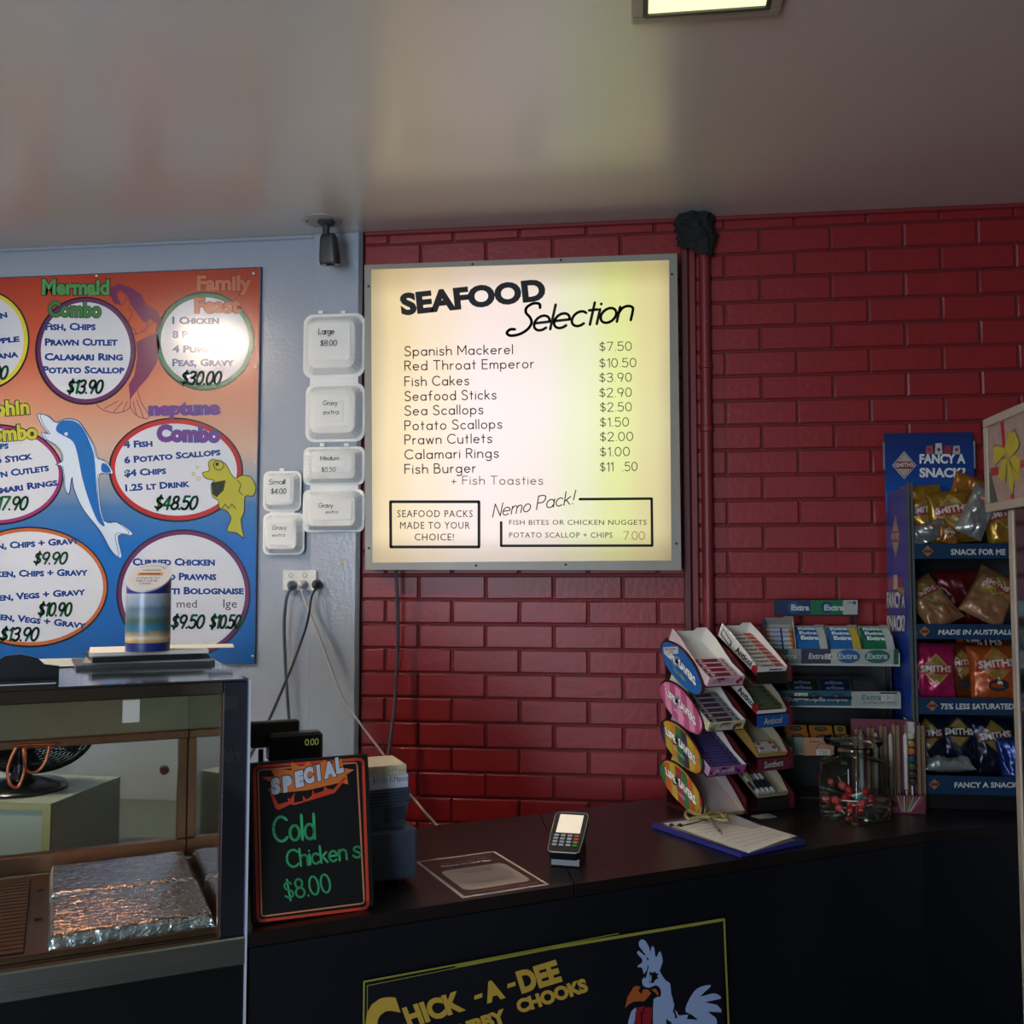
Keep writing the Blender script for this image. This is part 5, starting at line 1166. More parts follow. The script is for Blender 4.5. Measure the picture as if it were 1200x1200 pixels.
# ================================================================ LONG LOLLIPOP BOX
LY = 3.02
lx0, lx1 = ony(1004, 940, LY).x, ony(1084, 940, LY).x; LW_ = lx1-lx0
LMx = T(lx0, LY, CT)
t = empty('lollipop_box', 'cardboard display box with upright dividers and a colourful front, right of the glass jar', 'display box', LMx)
mb = MB(); mb.box(0, LW_, 0, .055, .0006, .003, CARD); mb.build('box_floor', t)
PR = mat('box_print', '5c2030', .5, var=.4, scale=40)
mb = MB(); mb.box(0, LW_, -.0016, -.0002, .0006, .052, PR); mb.build('box_front', t)
mb = MB(); mb.box(0, LW_, .056, .0575, .0006, .262, PR); mb.build('box_back', t)
zs = [.235, .24, .246, .25, .252, .25]
for k in range(6):
    x = .002+k*(LW_-.006)/5.2
    mb = MB(); mb.prism([(0, 0), (.05, 0), (.054, zs[k]), (.03, zs[k]+.004), (.026, zs[k]-.004), (0, .07)], 0, .0016, CARD, T(x, 0.001, .0032) @ RZ(R(-16)) @ Matrix(((0, 0, 1, 0), (1, 0, 0, 0), (0, 1, 0, 0), (0, 0, 0, 1)))); mb.build('divider', t)
    mb = MB(); mb.box(x+.004, x+.026, .0405, .0418, .0035, zs[k]-.002, CARD); mb.build('divider_back', t)
PMl = frame((lx0, LY-.0018, CT), (1, 0, 0), (0, 0, 1)); D = Decal(PMl, lift=.0003)
for k in range(9): D.line([(LW_*.66+k*.003, .006), (LW_*.6+k*.009, .05)], .0022, C(['a8a03c', '3c6ca0', 'b8b0a0', 'a84c2c', '3c8050'][k % 5], .5), 1)
D.text(blk('ANGRY', .012, .045, bold=.05), LW_*.5-.05, .032, C('b8a8b0'), 0, 2); D.text(blk('Lollipop', .012, .05, bold=.03), LW_*.5-.052, .014, C('b8a8b0'), 0, 2); D.text(blk('20c', .018, .03, bold=.05), LW_*.5-.012, .02, INK, 0, 3)
D.build('front_print', t, local(LMx, PMl))
for k, (x, cs) in enumerate(((LW_-.034, ['b0a890', '8a7a40', 'a8602c', '2c4c70', '3c5c3c', '4a3a3c', '3c3a34']),)):
    o = empty('long_lollipop', 'long colourful wrapped lollipop with white stick in the cardboard box', 'lollipop', LMx @ T(x+.006, .022, .02) @ RX(R(-2)))
    for j, c_ in enumerate(cs):
        mb = MB(); z = .2-j*.022; mb.lathe([(.0, z-.0125), (.009, z-.009), (.0125, z), (.009, z+.008), (0, z+.0095)], C(c_, .25), None, 12); mb.build('sweet_segment', o, smooth=True)
    mb = MB(); mb.tube([(0, 0, -.01), (0, 0, .055)], .0022, WHITE, n=8); mb.build('stick', o, smooth=True)
    mb = MB(); mb.grid(5, 5, lambda i, j: ((i-.5)*.026, .006*math.sin(i*6), .205+j*.035), mat('cellophane', 'a8a8a4', .2)); mb.build('wrapper_top', o, smooth=True)
for k in range(4):
    x = .006+k*.042; mb = MB(); mb.lathe([(0, 0), (.007, .004), (.007, .16), (.0, .168)], C(['9a9690', 'a09c94', '8c8880', 'a8a49c'][k], .4), LMx @ T(x+.016, .034-.006, .06), 10); mb.lathe([(.0018, -.05), (.0018, 0)], WHITE, LMx @ T(x+.016, .028, .06), 8)
    mb.build('slim_lollipop', None, None, smooth=True, label='pale slim lollipop in the %s slot of the cardboard box' % ['leftmost', 'second', 'third', 'fourth'][k], cat='lollipop', group='pale slim lollipops')

# ================================================================ SNACK STAND
SYY = 3.09; SD = .28
sx0 = ony(1069, 750, SYY).x; sx1 = sx0+.4
SMx = T(sx0, SYY, CT)
t = stand = empty('snack_stand', 'blue snack stand with printed side and header, stocked with chip packets', 'snack stand', SMx)
SB = mat('stand_blue', '15305f', .32, var=.06); SN = C('172c70', .32); POST = mat('stand_post', '565c5c', .4, .5)
z = lambda y, Y=SYY: ony(1100, y, Y).z-CT
ztop = z(570)
mb = MB(); mb.box(sx1-sx0, sx1-sx0+.0025, .004, SD, .0006, ztop, SB); mb.build('side_panel', t)
mb = MB(); mb.box(0, .0025, .004, SD, .0006, ztop, mat('stand_side', '1c3f96', .3)); mb.build('side_panel', t)
for x in (-.006, .0045): 
    mb = MB(); mb.box(x, x+.007, -.004, .0035, .0006, ztop+.012, POST); mb.build('front_post', t)
mb = MB(); mb.box(.0026, sx1-sx0-.0002, SD-.003, SD, .0006, ztop-.02, BR); mb.build('back_panel', t)
mb = MB(); mb.box(.012, sx1-sx0-.0002, .004, .02, .0006, z(930)-.001, BR); mb.build('plinth', t)
SR = [(637, 655, 'SNACK FOR ME', 452), (731, 749, 'MADE IN AUSTRALIA', 396), (817, 837, '75% LESS SATURATED FAT', 412), (908, 930, 'FANCY A SNACK?', 492)]
PMs = frame((sx0, SYY-.0085, CT), (1, 0, 0), (0, 0, 1)); D = Decal(PMs, lift=.0004)
SW = C('b8bbb8', .4); LOGO = C('a8845c', .4); LRED = C('8c2a24', .35)
shelf_z = []
for i, (a, b_, txt, tx) in enumerate(SR):
    z1, z0 = z(a), z(b_); shelf_z.append(z0+.006)
    mb = MB(); mb.box(.0125, .395, -.008, -.0045, z0, z1, mat('strip_navy', '16304a', .3), c=.001); mb.build('shelf_strip', t)
    mb = MB(); mb.box(.012, .3965, -.004, SD-.0035, z0, z0+.005, BR); mb.build('shelf', t)
    D.px(1020, 480 if i == 0 else 720, 4.8 if i == 0 else 5)
    k_ = 4.8 if i == 0 else 5; yb = ((a+b_)/2-(480 if i == 0 else 720))*k_; lx = [322, 318, 362, 375][i]
    D.fill([(lx-32, yb), (lx, yb-32), (lx+32, yb), (lx, yb+32)], C('8c6038', .4), 1); D.rect(lx-22, yb-8, lx+22, yb+8, C('5c2018', .4), 2)
    h_ = [33, 30, 34, 32][i]; wfull = {0: 308, 1: 455, 2: 520, 3: 385}[i]
    D.text(blk(txt, h_, wfull, bold=.03, shear=.12 if i == 1 else 0), tx, yb+h_/2+4, SW, 0, 2)
D.build('strip_print', t, local(SMx, PMs))
# header card
HY = SYY+SD-.02; hp0, hp1 = ony(1036, 508, HY), ony(1140, 508, HY); hb = ony(1040, 600, HY)
mb = MB(); mb.box(hp0.x-sx0, hp1.x-sx0, SD-.02, SD-.016, hb.z-CT, hp0.z-CT, ramp_mat('header_blue', 'Z', [(hb.z-CT, '0e2f70'), (hb.z-CT+.06, '10509c'), (hb.z-CT+.13, '103a80'), (hp0.z-CT, '12265c')], rough=.3)); mb.build('header_card', t)
for x in (hp0.x-sx0-.004, hp1.x-sx0+.0005): 
    mb = MB(); mb.box(x, x+.004, SD-.024, SD-.012, hp0.z-CT-.12, hp0.z-CT-.03, C('7c848c', .3)); mb.build('header_clip', t)
PMh = frame((sx0, HY-.001, CT), (1, 0, 0), (0, 0, 1)); D = Decal(PMh, lift=.0004).px(1020, 480, 4.8)
def logo(D, cx, cy, r_, txt='SMITHS', asp=1.):
    D.fill([(cx-r_*asp, cy), (cx, cy-r_*1.15), (cx+r_*asp, cy), (cx, cy+r_*1.15)], SW, 1); D.fill([(cx-r_*asp*.92, cy), (cx, cy-r_*1.05), (cx+r_*asp*.92, cy), (cx, cy+r_*1.05)], LRED, 2)
    D.fill([(cx-r_*asp*.84, cy), (cx, cy-r_*.96), (cx+r_*asp*.84, cy), (cx, cy+r_*.96)], C('a09c94', .4), 3); D.rect(cx-r_*asp*.72, cy-r_*.3, cx+r_*asp*.75, cy+r_*.3, LRED, 4); D.text(blk(txt, r_*.36, r_*1.45*asp, bold=.03), cx-r_*.7*asp, cy+r_*.18, SW, 2, 5)
logo(D, 190, 313, 68)
FW2 = C('d4d6da', .4)
def fancy(D, x, y, w1, w2, h_, lay=3):
    for i, (s_, w_) in enumerate((('FANCY A', w1), ('SNACK?', w2))): D.text(blk(s_, h_, w_, bold=.07), x, y+i*h_*1.34, INK, 0, lay); D.text(blk(s_, h_*.93, w_*.99, bold=.045), x+w_*.005, y+i*h_*1.34-2, FW2, 0, lay+1)
for j, (x, cs) in enumerate(((332, '9a4a50'), (384, 'b8b0a8'), (436, '8c2c2c'), (484, 'a8a09c'))): D.fill([(x-22, 252), (x-18, 205 if j != 1 else 190), (x+16, 202 if j != 1 else 188), (x+22, 252)], C(cs, .4), 2); D.fill([(x-12, 225), (x, 212), (x+12, 225), (x, 238)], C('8c2a24', .35), 3)
fancy(D, 274, 306, 262, 262, 58)
D.build('header_print', t, local(SMx, PMh))
# side print
PMd = frame((sx0-.0002, SYY, CT), (0, -1, 0), (0, 0, 1)); D = Decal(PMd, lift=.0004).px(1020, 480, 4.8)
logo(D, 142, 715, 102, asp=.26)
for j, cs in enumerate(('9a4a50', 'b8b0a8', '8c2c2c')): D.fill([(105+j*26, 1010), (107+j*26, 940-12*(j == 1)), (127+j*26, 940-12*(j == 1)), (129+j*26, 1010)], C(cs, .4), 2)
fancy(D, 94, 1118, 104, 104, 98)
D.build('side_print', t, local(SMx, PMd))

# chip packets
def chip_packet(M, w_, h_, th, m_, label, seed, design=None, crush=1., crimp=None, cut=None):
    o = empty('chip_packet', label, 'chip packet', M)
    def zf(x, y):
        a = max(0, 1-abs(2*x/w_)**2.6); b_ = max(0, 1-abs(2*y/h_)**3.2)
        e = min(1, (1-abs(2*y/h_))*7, (1-abs(2*x/w_))*9)
        n_ = noise.noise(Vector((x*26+seed, y*26, seed)))*.010+abs(noise.noise(Vector((x*50+y*30, y*18-x*30, seed*2))))*.006
        return th/2*(a**.5)*(b_**.6)+n_*crush*max(0, e)*(.35+.65*b_)
    N_ = 26
    def g(i, j):
        x, y = (i-.5)*w_, (j-.5)*h_
        xs = x*(1-.07*(1-abs(2*y/h_)**2)) ; ys = y+(.0016 if (int(i*N_) % 2 and (j == 0 or j == 1)) else 0)
        return (xs, ys, zf(x, y)+.001)
    mb = MB(); mb.grid(N_, 30, g, m_)
    b0 = len(mb.v); mb.grid(N_, 30, lambda i, j: ((lambda q: (q[0], q[1], -q[2]*.7))(g(1-i, j))), m_)
    mb.build('packet_film', o, smooth=True, angle=75)
    cm = crimp or m_
    if crimp:
        for s_ in (-1, 1):
            mb = MB(); y0, y1 = sorted((s_*h_*.5, s_*h_*.465)); mb.grid(24, 1, lambda i, j: ((i-.5)*w_*.995, y0+(y1-y0)*j, .0022+.0006*(int(i*24) % 2)), cm); mb.build('crimped_edge', o)
    if design:
        D = Decal(Matrix.Identity(4), lift=.0012, warp=lambda x, y: zf(x/(1-.07*(1-abs(2*y/h_)**2)), y)+.0016)
        design(D, w_, h_); D.build('print', o)
    return o
def sub(ps, k=4):     # cut big polygons so that they follow the bulge
    out = []
    for p in ps:
        for i in range(k):
            for j in range(k):
                a = lambda u_, v_: tuple((p[0][c]*(1-u_)*(1-v_)+p[1][c]*u_*(1-v_)+p[2][c]*u_*v_+p[3][c]*(1-u_)*v_) for c in (0, 1))
                out.append([a(i/k, j/k), a((i+1)/k, j/k), a((i+1)/k, (j+1)/k), a(i/k, (j+1)/k)])
    return out
def brandp(dia, band=LRED, txt='SMITHS', y0=.08, extra=None, sz=1.):
    def f(D, w_, h_):
        r_ = w_*.36*sz; cy = y0*h_
        D.polys(sub([[(-r_, cy), (0, cy-r_*1.05), (r_, cy), (0, cy+r_*1.05)]], 6), dia, 1); D.polys(sub([[(-r_*.86, cy), (0, cy-r_*.9), (r_*.86, cy), (0, cy+r_*.9)]], 6), C('7c6428', .35), 2)
        D.polys(sub([[(-w_*.38*sz, cy-r_*.32), (w_*.38*sz, cy-r_*.25), (w_*.38*sz, cy+r_*.34), (-w_*.38*sz, cy+r_*.28)]], 7), band, 3)
        D.text(blk(txt, r_*.42, w_*.68*sz, bold=.035), -w_*.34*sz, cy-r_*.2, C('b4aea4', .35), 3, 4)
        if extra: extra(D, w_, h_)
    return f
GOLD = mat('gold_foil', '9a7428', .26, .55, .15, 20); GOLD2 = mat('gold_orange_foil', '9c6428', .26, .5, .15, 20); SILV = mat('silver_foil', '9c9e9c', .24, .7, .1, 20)
CRM = mat('cream_red_foil', '9c8458', .3, .2, c2='6c2018', scale=9, var=.1); MAG = mat('magenta_foil', '9c1c4c', .26, .3, .2, 30); BRN2 = mat('brown_foil', '5c2c10', .28, .3, .2, 14); ORF = mat('orange_foil', '9c481a', .28, .3, .15, 12)
NAVF = mat('navy_foil', '141a2c', .25, .4, .2, 14); BLUF = mat('blue_foil', '142a64', .25, .4, .2, 14); RDF = mat('dark_red_foil', '5a1414', .28, .3, .2, 14)
def pk(x, y, Y, w_, h_, th, m_, label, seed, rot=0, lean=12, yaw=0, design=None, crush=1., crimp=None):
    q = ony(x, y, Y); M = T(*q) @ RZ(R(yaw)) @ frame((0, 0, 0), (1, 0, 0), (0, 0, 1)) @ RX(R(-lean)) @ RZ(R(rot))
    return chip_packet(M, w_, h_, th, m_, label, seed, design, crush, crimp)
YD2 = C('a8902c', .35)
# shelf 1
pk(1134, 582, 3.25, .12, .13, .03, GOLD2, 'orange-gold chip packet at the back of the top shelf, its corner highest', 1.1, -22, 4, 0, None)
pk(1082, 600, 3.17, .12, .165, .035, GOLD, 'gold chip packet at the left of the top shelf against the blue side', 2.3, 3, 8, 0, brandp(GOLD2, y0=.0), crimp=GOLD2)
pk(1114, 606, 3.145, .14, .16, .045, GOLD, 'gold chip packet with red band, largest in the middle of the top shelf', 3.7, 4, 10, 0, brandp(C('9c7c30', .35), y0=.1), crimp=GOLD2)
pk(1146, 600, 3.112, .085, .165, .03, SILV, 'silver and cream chip packet leaning right of the middle on the top shelf', 4.9, -28, 12, 0, brandp(C('a0483c', .35), y0=.22, sz=.5), 1.6)
pk(1176, 615, 3.135, .12, .14, .04, GOLD, 'gold chip packet at the right of the top shelf behind the white post', 5.2, 10, 10, 0, brandp(C('a89040', .35), y0=.2), crimp=GOLD2)
pk(1089, 624, 3.112, .115, .062, .03, SILV, 'crumpled silver packet end at the lower left of the top shelf', 6.4, 14, 10, 0, None, 2.2)
pk(1110, 627, 3.108, .07, .055, .025, GOLD2, 'small gold packet corner with red print in front on the top shelf', 7.7, -14, 10, 0, brandp(C('a8a098', .35), sz=.7))
# shelf 2
pk(1090, 706, 3.16, .12, .17, .045, CRM, 'cream and red chip packet slumped to the left on the second shelf', 8.2, 28, 30, 0, brandp(C('8c8054', .35), y0=.15, sz=.8), 1.3)
pk(1161, 699, 3.17, .13, .18, .045, CRM, 'cream and red chip packet leaning to the right on the second shelf', 9.6, -32, 28, 0, brandp(C('a08c3c', .35), y0=.15, sz=.8), 1.3)
pk(1125, 700, 3.27, .15, .17, .04, RDF, 'dark red chip packet at the dim back of the second shelf', 10.3, 5, 10, 0, None)
# shelf 3
pk(1094, 787, 3.15, .13, .17, .05, MAG, 'magenta pink chip packet at the left of the third shelf', 11.2, -3, 10, 0, brandp(C('a88c3c', .35), y0=.02), 1.0)
pk(1127, 788, 3.18, .11, .18, .045, BRN2, 'brown chip packet between the pink and orange ones on the third shelf', 12.4, 2, 8, 0, brandp(C('7c5424', .35), y0=.15, extra=lambda D, w_, h_: D.fill(ell(0, -.2*h_, w_*.18, w_*.1, 16), INKG, 2)), .8)
pk(1165, 789, 3.14, .15, .165, .05, ORF, 'orange chip packet at the right of the third shelf', 13.8, 2, 8, 0, brandp(C('a8602c', .35), y0=.15, extra=lambda D, w_, h_: (D.fill(ell(0, -.22*h_, w_*.2, w_*.12, 16), INKG, 2), D.fill([(-.005, -.2*h_), (.012, -.2*h_), (0, -.05*h_)], C('c0bab0', .3), 3))), .8)
pk(1150, 772, 3.25, .16, .17, .04, ORF, 'orange-brown chip packet standing behind the front row of the third shelf', 14.1, -4, 5, 0, brandp(C('6c4c24', .35), C('40180c', .35), y0=.3), .8)
# shelf 4
pk(1085, 874, 3.17, .125, .18, .045, NAVF, 'dark navy chip packet at the left of the lowest shelf', 15.2, 0, 8, 0, brandp(C('5a4a1c', .35), C('4c1a18', .35), y0=.2), .9)
pk(1121, 872, 3.2, .13, .18, .045, NAVF, 'dark blue-black chip packet in the middle of the lowest shelf', 16.5, -3, 8, 0, brandp(C('2c2c24', .35), C('2c1818', .35), y0=.2), .9)
pk(1165, 876, 3.18, .13, .17, .045, NAVF, 'navy chip packet with red band right of the middle on the lowest shelf', 17.3, 4, 8, 0, brandp(C('5a5a2c', .35), C('5a2420', .35), y0=.2), .9)
pk(1190, 890, 3.12, .1, .13, .04, BLUF, 'bright blue chip packet with silver edge at the right end of the lowest shelf', 18.1, 6, 8, 0, None, 1.2, SILV)
pk(1111, 896, 3.12, .15, .05, .035, mat('pale_foil', 'a8b0ac', .24, .7), 'silver-white chip packet lying flat at the front of the lowest shelf', 19.7, 3, 60, 0, None, 1.8)

# ================================================================ WHITE-FRAMED CABINET AT THE RIGHT EDGE
CX = .878; cy0 = CX/.3565
CMx = T(CX, cy0, 0)
t = empty('display_cabinet', 'tall dark cabinet with white frame and gift bow picture header, at the right edge', 'cabinet', CMx)
WF = mat('cream_white_frame', 'a79a8c', .45, var=.05)
hz = ony(1156, 601, 2.6).z; hz2 = ony(1153, 492, 2.6).z
hzb, hzt = CZ+(670.5-601)/1150*2.6*.995+.0, CZ+(670.5-492)/1150*2.6*.995
xh = ony(1153, 550, 2.6).x
mb = MB(); mb.box(0, .62, -.9, -.0, .0, .08, BR); mb.build('base', t)
for x, y in ((0, 0), (0, -.9), (.59, 0), (.59, -.9)):
    mb = MB(); mb.box(x, x+.028, y-.03, y, .08, hz-.002, WF, c=.003); mb.build('corner_post', t)
mb = MB(); mb.box(.004, .01, -.87, -.0305, .0805, hz-.003, mat('dark_glass', '07090a', .08, coat=.5)); mb.build('side_glass', t)
mb = MB(); mb.box(.029, .589, -.012, -.006, .0805, hz-.003, BR); mb.build('back_panel', t)
hdy0, hdy1 = 2.6-cy0, -1.0
hx = xh-CX
HH = hz2-hz
mb = MB(); mb.box(hx+.006, .66, hdy1, hdy0-.004, hz+.001, hz2-.001, WF); mb.build('header_box', t)
e = .022
for a, b_, c_, d_ in ((hdy1, hdy0, hz, hz+e), (hdy1, hdy0, hz2-e, hz2), (hdy0-e*1.1, hdy0, hz+e, hz2-e), (hdy1, hdy1+e, hz+e, hz2-e)):
    mb = MB(); mb.box(hx, hx+.0055, a, b_, c_, d_, WF, c=.002); mb.build('header_frame', t)
PMc = frame((CX+hx+.0057, cy0, 0), (0, -1, 0), (0, 0, 1)); D = Decal(PMc, lift=.0005)
iv = lambda: None
gy0, gy1 = -hdy0+e*1.1, 1.0-e
D.rect(gy0, hz+e, gy1, hz2-e, mat('gift_paper', 'a89890', .35, c2='8c7068', scale=7, stretch=(6, 6, .3)), 1)
D.px(1120, 460, 7.5)
PKP = C('96746a', .4); GYW = C('b0a42c', .35); GYD = C('8a8020', .35); GR_ = C('a41c14', .35); DK = C('202420', .4)
D.fill([(296, 700), (310, 700), (385, 1000), (318, 1003), (300, 900)], C('3a4440', .4), 2)
D.polys([[(395, 262), (425, 250), (440, 470), (415, 480)]], GR_, 2); D.polys([[(308, 665), (375, 650), (380, 722), (318, 735)]], GR_, 2)
D.polys([[(570, 600), (640, 585), (640, 602), (570, 618)]], GR_, 2); D.polys([[(570, 625), (640, 612), (640, 650), (572, 662)]], GR_, 2); D.polys([[(480, 900), (515, 890), (526, 975), (500, 982)]], GR_, 2)
D.fill([(330, 480), (360, 460), (430, 485), (450, 520), (430, 580), (350, 632), (342, 600)], GYW, 3)
D.fill([(440, 480), (470, 345), (500, 350), (525, 320), (568, 440), (560, 490), (500, 560), (460, 560)], GYW, 3)
D.fill([(420, 560), (470, 600), (440, 800), (375, 745)], GYW, 3); D.fill([(460, 600), (490, 620), (520, 760), (500, 905), (470, 780)], GYW, 3); D.fill([(480, 590), (520, 550), (575, 590), (560, 690), (575, 810), (520, 760), (490, 660)], GYW, 3)
for q in ([(332, 480), (360, 458), (430, 485)], [(500, 350), (523, 318), (568, 440), (558, 492), (505, 558)], [(355, 640), (425, 560)], [(484, 605), (545, 712)], [(452, 630), (444, 786)], [(520, 800), (505, 900)]): D.line(q, 5, DK, 4)
D.line([(470, 360), (490, 440), (480, 520)], 4, GYD, 4); D.line([(520, 340), (510, 440)], 4, GYD, 4)
D.build('gift_picture', t, local(CMx, PMc))
mb = MB(); mb.tube([(CX+.012, cy0-.1, .0805), (CX+.012, cy0-.1, .3)], .004, BR); 

# ================================================================ FOAM CONTAINERS ON THE GREY WALL
def loft(mb, secs, m_, M, rib=0, ribs=()):
    N_ = None; vs_ = []
    for k, (w_, h_, r_, z) in enumerate(secs):
        q = rrect(w_, h_, r_, 7); n = len(q)
        # resample evenly so that the ribs are regular
        Ls = [0]; 
        for i in range(n): a, b_ = q[i], q[(i+1) % n]; Ls.append(Ls[-1]+math.hypot(b_[0]-a[0], b_[1]-a[1]))
        M_ = 168
        for s_ in range(M_):
            d_ = Ls[-1]*s_/M_; i = max(j for j in range(n+1) if Ls[j] <= d_+1e-9); i = min(i, n-1); f_ = (d_-Ls[i])/max(1e-9, Ls[i+1]-Ls[i]); a, b_ = q[i], q[(i+1) % n]
            x, y = a[0]+(b_[0]-a[0])*f_, a[1]+(b_[1]-a[1])*f_
            k_ = 1-(rib if k in ribs and s_ % 4 < 2 else 0)*2/min(w_, h_)
            vs_.append((x*k_, y*k_, z))
    M_ = 168; fs = [(i*M_+k, i*M_+(k+1) % M_, (i+1)*M_+(k+1) % M_, (i+1)*M_+k) for i in range(len(secs)-1) for k in range(M_)]
    fs.append(tuple((len(secs)-1)*M_+k for k in range(M_))); mb.add(vs_, fs, m_, M)
def foam_half(x0, y0, x1, y1, depth, o, RMx, name, panel, tabs=0):
    a, b_ = ony(x0, y1, WY-.02), ony(x1, y0, WY-.02); w_, h_ = b_.x-a.x, b_.z-a.z; cx, cz = (a.x+b_.x)/2, (a.z+b_.z)/2
    M = RMx.inverted() @ frame((cx, WY-.016, cz), (1, 0, 0), (0, 0, 1)); r_ = min(w_, h_)*.16
    mb = MB(); loft(mb, [(w_, h_, r_, 0), (w_+.002, h_+.002, r_, .003), (w_-.004, h_-.004, r_, .0045), (w_*.93, h_*.92, r_, .004), (w_*.91, h_*.9, r_, .008), (w_*.78, h_*.76, r_*.9, depth-.003), (w_*.74, h_*.72, r_*.7, depth)], FOAM, M, .0013, (4, 5)); mb.build(name, o, smooth=True, angle=50)
    for (pw, ph, dy, dz) in panel:
        mb = MB(); q = rrect(w_*pw, h_*ph, min(w_*pw, h_*ph)*.08, 3); q2 = rrect(w_*pw-.004, h_*ph-.004, min(w_*pw, h_*ph)*.08, 3); n = len(q)
        mb.add([(p[0], p[1]+dy*h_, depth+dz*.0002) for p in q]+[(p[0], p[1]+dy*h_, depth+.0014+dz*.0002) for p in q2], [(i, (i+1) % n, n+(i+1) % n, n+i) for i in range(n)]+[tuple(n+i for i in range(n))], FOAM, M); mb.build('raised_panel', o)
    return cx, cz, depth
def foam_box(label, lid, tray, d1, d2, w1, w2, p1, p2, tabs=()):
    c0 = ony((lid[0]+lid[2])/2, lid[3], WY-.016); RMx = T(*c0); o = empty('foam_container', label, 'food container', RMx, 'opened foam food containers on the wall')
    foam_half(*lid, d1, o, RMx, 'lid', p1); foam_half(*tray, d2, o, RMx, 'tray', p2)
    mx = (lid[0]+lid[2])/2; a = ony(lid[0]+8, lid[3]-2, WY-.018); b_ = ony(lid[2]-8, tray[1]+2, WY-.018)
    mb = MB(); mb.box(a.x-c0.x, b_.x-c0.x, -.001, .0, b_.z-c0.z if b_.z < a.z else a.z-c0.z, a.z-c0.z if b_.z < a.z else b_.z-c0.z, FOAM); mb.build('hinge', o)
    for x, y in tabs:
        q = ony(x, y, WY-.02); mb = MB(); mb.box(-.009, .009, -.0, .003, -.006, .006, FOAM, T(q.x-c0.x, q.y-c0.y-.004, q.z-c0.z), c=.002); mb.build('tab', o)
    for (s_, x, y, h_, ww) in w1+w2:
        dep = (d1 if (s_, x, y, h_, ww) in w1 else d2)+.0022
        PMf = frame((c0.x, WY-.016-dep-.0019, c0.z), (1, 0, 0), (0, 0, 1)); D = Decal(PMf, lift=.0002).px(280, 340, 3.75); D.text(pen(s_, h_, ww, thick=1.15, shear=.12), x, y, INK, 1, 1); D.build('handwriting', o, local(RMx, PMf))
    return o
pxz = lambda *a: tuple((280 if i % 2 == 0 else 340)+v/3.75 for i, v in enumerate(a))
foam_box('largest foam container with a Large price, top of the column on the grey wall', pxz(282, 100, 553, 388), pxz(292, 408, 553, 668), .034, .034,
         [('Large', 350, 194, 26, 68), ('$8.00', 357, 245, 24, 72)], [('Gravy', 370, 506, 20, 62), ('extra', 371, 546, 20, 66)], [(.62, .6, .04, 0)], [(.6, .58, .02, 0), (.38, .36, -.0, 7)], [pxz(360, 97), pxz(460, 97)])
foam_box('oblong foam container marked Medium, below the largest one', pxz(283, 688, 552, 856), pxz(280, 876, 552, 1063), .03, .032,
         [('Medium', 358, 748, 18, 80), ('$5.50', 362, 798, 18, 62)], [('Gravy', 350, 956, 20, 62), ('extra', 381, 982, 15, 52)], [(.66, .44, .02, 0), (.48, .16, .02, 7)], [(.66, .46, 0, 0)], [pxz(367, 680), pxz(473, 680)])
foam_box('smallest foam container marked Small, left of the column beside the menu board', pxz(106, 795, 274, 970), pxz(105, 980, 288, 1163), .03, .032,
         [('Small', 130, 853, 20, 70), ('$4.00', 140, 895, 22, 66)], [('Gravy', 146, 1053, 18, 62), ('extra', 146, 1083, 14, 55)], [(.6, .62, 0, 0)], [(.58, .56, .0, 0)], [pxz(190, 790)])

# ================================================================ POWER OUTLET, PLUGS AND LEADS
ow = WY-.0125
o0, o1 = ony(332, 692, ow), ony(372, 668, ow); OMx = T(o0.x, WY-.0125 if o0.x > -1.165 else WY, o0.z)
OMx = T(o0.x, WY-.0125, o0.z); OWd, OHt = o1.x-o0.x, o1.z-o0.z
t = empty('power_outlet', 'white double power outlet low on the grey wall below the foam containers', 'power outlet', OMx)
mb = MB(); mb.box(0, OWd, -.009, 0, 0, OHt, WHITE, c=.002); mb.build('plate', t)
mb = MB(); mb.box(.002, .06, .0003, .0122, .004, OHt-.004, WHITE); mb.build('back_box', t)
for x in (.25, .66):
    mb = MB(); mb.box(OWd*x-.006, OWd*x+.006, -.0115, -.0092, OHt*.66, OHt*.82, WHITE, c=.001); mb.build('switch', t)
    mb = MB(); mb.lathe([(.009, 0), (.009, .0012), (.0078, .0012)], C('8c8c8a', .5), T(OWd*x, -.0091, OHt*.74) @ RX(R(90)), 14); mb.build('switch_ring', t)
yw = WY-.0125-.0095
for i, (px_, py_, c_, nm, r_) in enumerate(((341, 686, '5a6672', 'slate grey', .017), (354, 685, 'c8c8c4', 'pale grey', .016), (370, 685, '14161a', 'black', .017))):
    q = ony(px_, py_, yw-.02); mb = MB(); dir_ = RX(R(90))
    M = T(q.x, yw, q.z)
    mb.lathe([(r_*.9, 0), (r_, .004), (r_, .016), (r_*.72, .024), (r_*.5, .036), (.006, .04)], C(c_, .4), M @ RX(R(90)), 18)
    mb.build('plug', None, None, smooth=True, label=nm+' plug in the wall power outlet', cat='plug')
def lead(pts, r_, c_, label, name='power_lead'):
    P = [ony(x, y, Y) for x, y, Y in pts]; mb = MB(); mb.tube(smooth_pts(P, 6), r_, C(c_, .4), n=8); mb.build(name, None, None, smooth=True, label=label, cat='cable')
lead([(341, 690, yw-.036), (336, 700, yw-.04), (333, 730, yw-.03), (334, 770, yw-.02), (337, 820, yw-.02), (340, 862, yw-.03), (340, 900, yw-.1)], .0055, '45505c', 'slate grey lead from the outlet down behind the register display')
lead([(370, 690, yw-.036), (365, 700, yw-.045), (360, 730, yw-.1), (347, 768, yw-.3), (330, 810, yw-.55), (310, 855, yw-.75), (292, 888, yw-.9)], .0042, '101214', 'black lead from the outlet swinging down left towards the warmer')
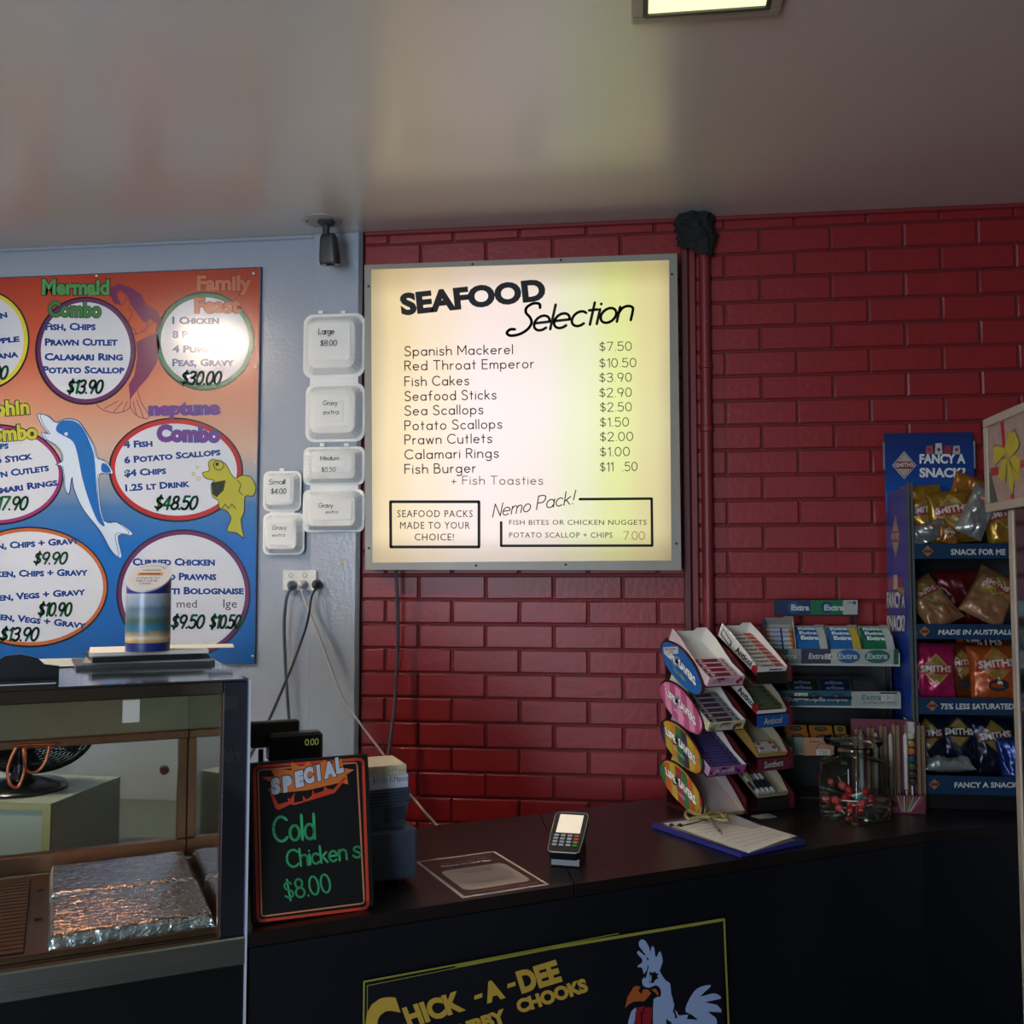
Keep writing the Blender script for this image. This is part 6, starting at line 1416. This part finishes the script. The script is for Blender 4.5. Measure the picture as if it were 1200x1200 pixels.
lead([(353, 690, yw-.036), (358, 706, yw-.04), (372, 740, yw-.05), (386, 778, yw-.06), (402, 818, yw-.08), (425, 852, yw-.1), (452, 888, yw-.12), (480, 930, yw-.16), (512, 967, yw-.24)], .004, 'b4aeac', 'pale grey lead from the outlet running down right past the paper boxes')
q = ony(401, 658, WY-.012)
mb = MB(); mb.box(-.006, .006, -.001, 0, -.012, .012, C('a89c68', .5)); mb.build('tape_remnant', None, T(q.x, WY-.0123, q.z), label='tiny yellowed tape scrap on the grey board above the outlet', cat='tape')

# ================================================================ third level: pieces of a part hang under that part
SUB = {'key': 'body', 'screen': 'body', 'rim': 'body', 'switch': 'plate', 'switch_ring': 'plate', 'raised_panel': ('lid', 'tray'), 'tab': 'lid', 'lid_print': 'lid', 'photo_label': 'body',
       'printer_ridge': 'printer', 'printer_latch': 'printer', 'display_digits': 'display_housing', 'side_print': ('side_plate', 'side_panel', 'left_side'), 'label_print': 'label_strip', 'front_print': ('front_panel', 'box_front'),
       'header_print': ('header_card', 'header_panel'), 'crimped_edge': 'packet_film', 'lens_window': 'housing', 'ruled_lines': 'form_sheets', 'foil_cover': 'tray', 'blade': 'motor', 'bands': 'roll', 'gift_picture': 'header_box',
       'lamp_reflector': 'heat_tube', 'post_edge': 'corner_post', 'black_tape': 'corner_post', 'sticker_remains': 'corner_post', 'tape_scrap': 'top_beam', 'handwriting': ('box', 'lid'), 'writing': 'box', 'inner_lip': 'frame', 'white_edge': 'tray', 'stick_band': 'stick'}
base = lambda o: o.name.split('.')[0]
for root in [o for o in bpy.data.objects if o.parent is None and o.children]:
    if root.get('kind') == 'structure': continue
    kids = sorted(root.children, key=lambda o: ORDER.get(o.name, 10**6)); seen = {}
    for o in kids:
        want = SUB.get(base(o)); want = (want,) if isinstance(want, str) else want
        best = None
        if want:
            for w_ in want:
                if w_ in seen and (best is None or seen[w_][0] > best[0]): best = seen[w_]
            if best is None:
                later = [k for k in kids if base(k) in want]
                if later: best = (0, later[0])
        if best is not None:
            p_ = best[1]; b_ = o.matrix_basis.copy(); o.parent = p_; o.matrix_parent_inverse = Matrix.Identity(4); o.matrix_basis = p_.matrix_basis.inverted() @ b_
        else: seen[base(o)] = (ORDER.get(o.name, 0), o)
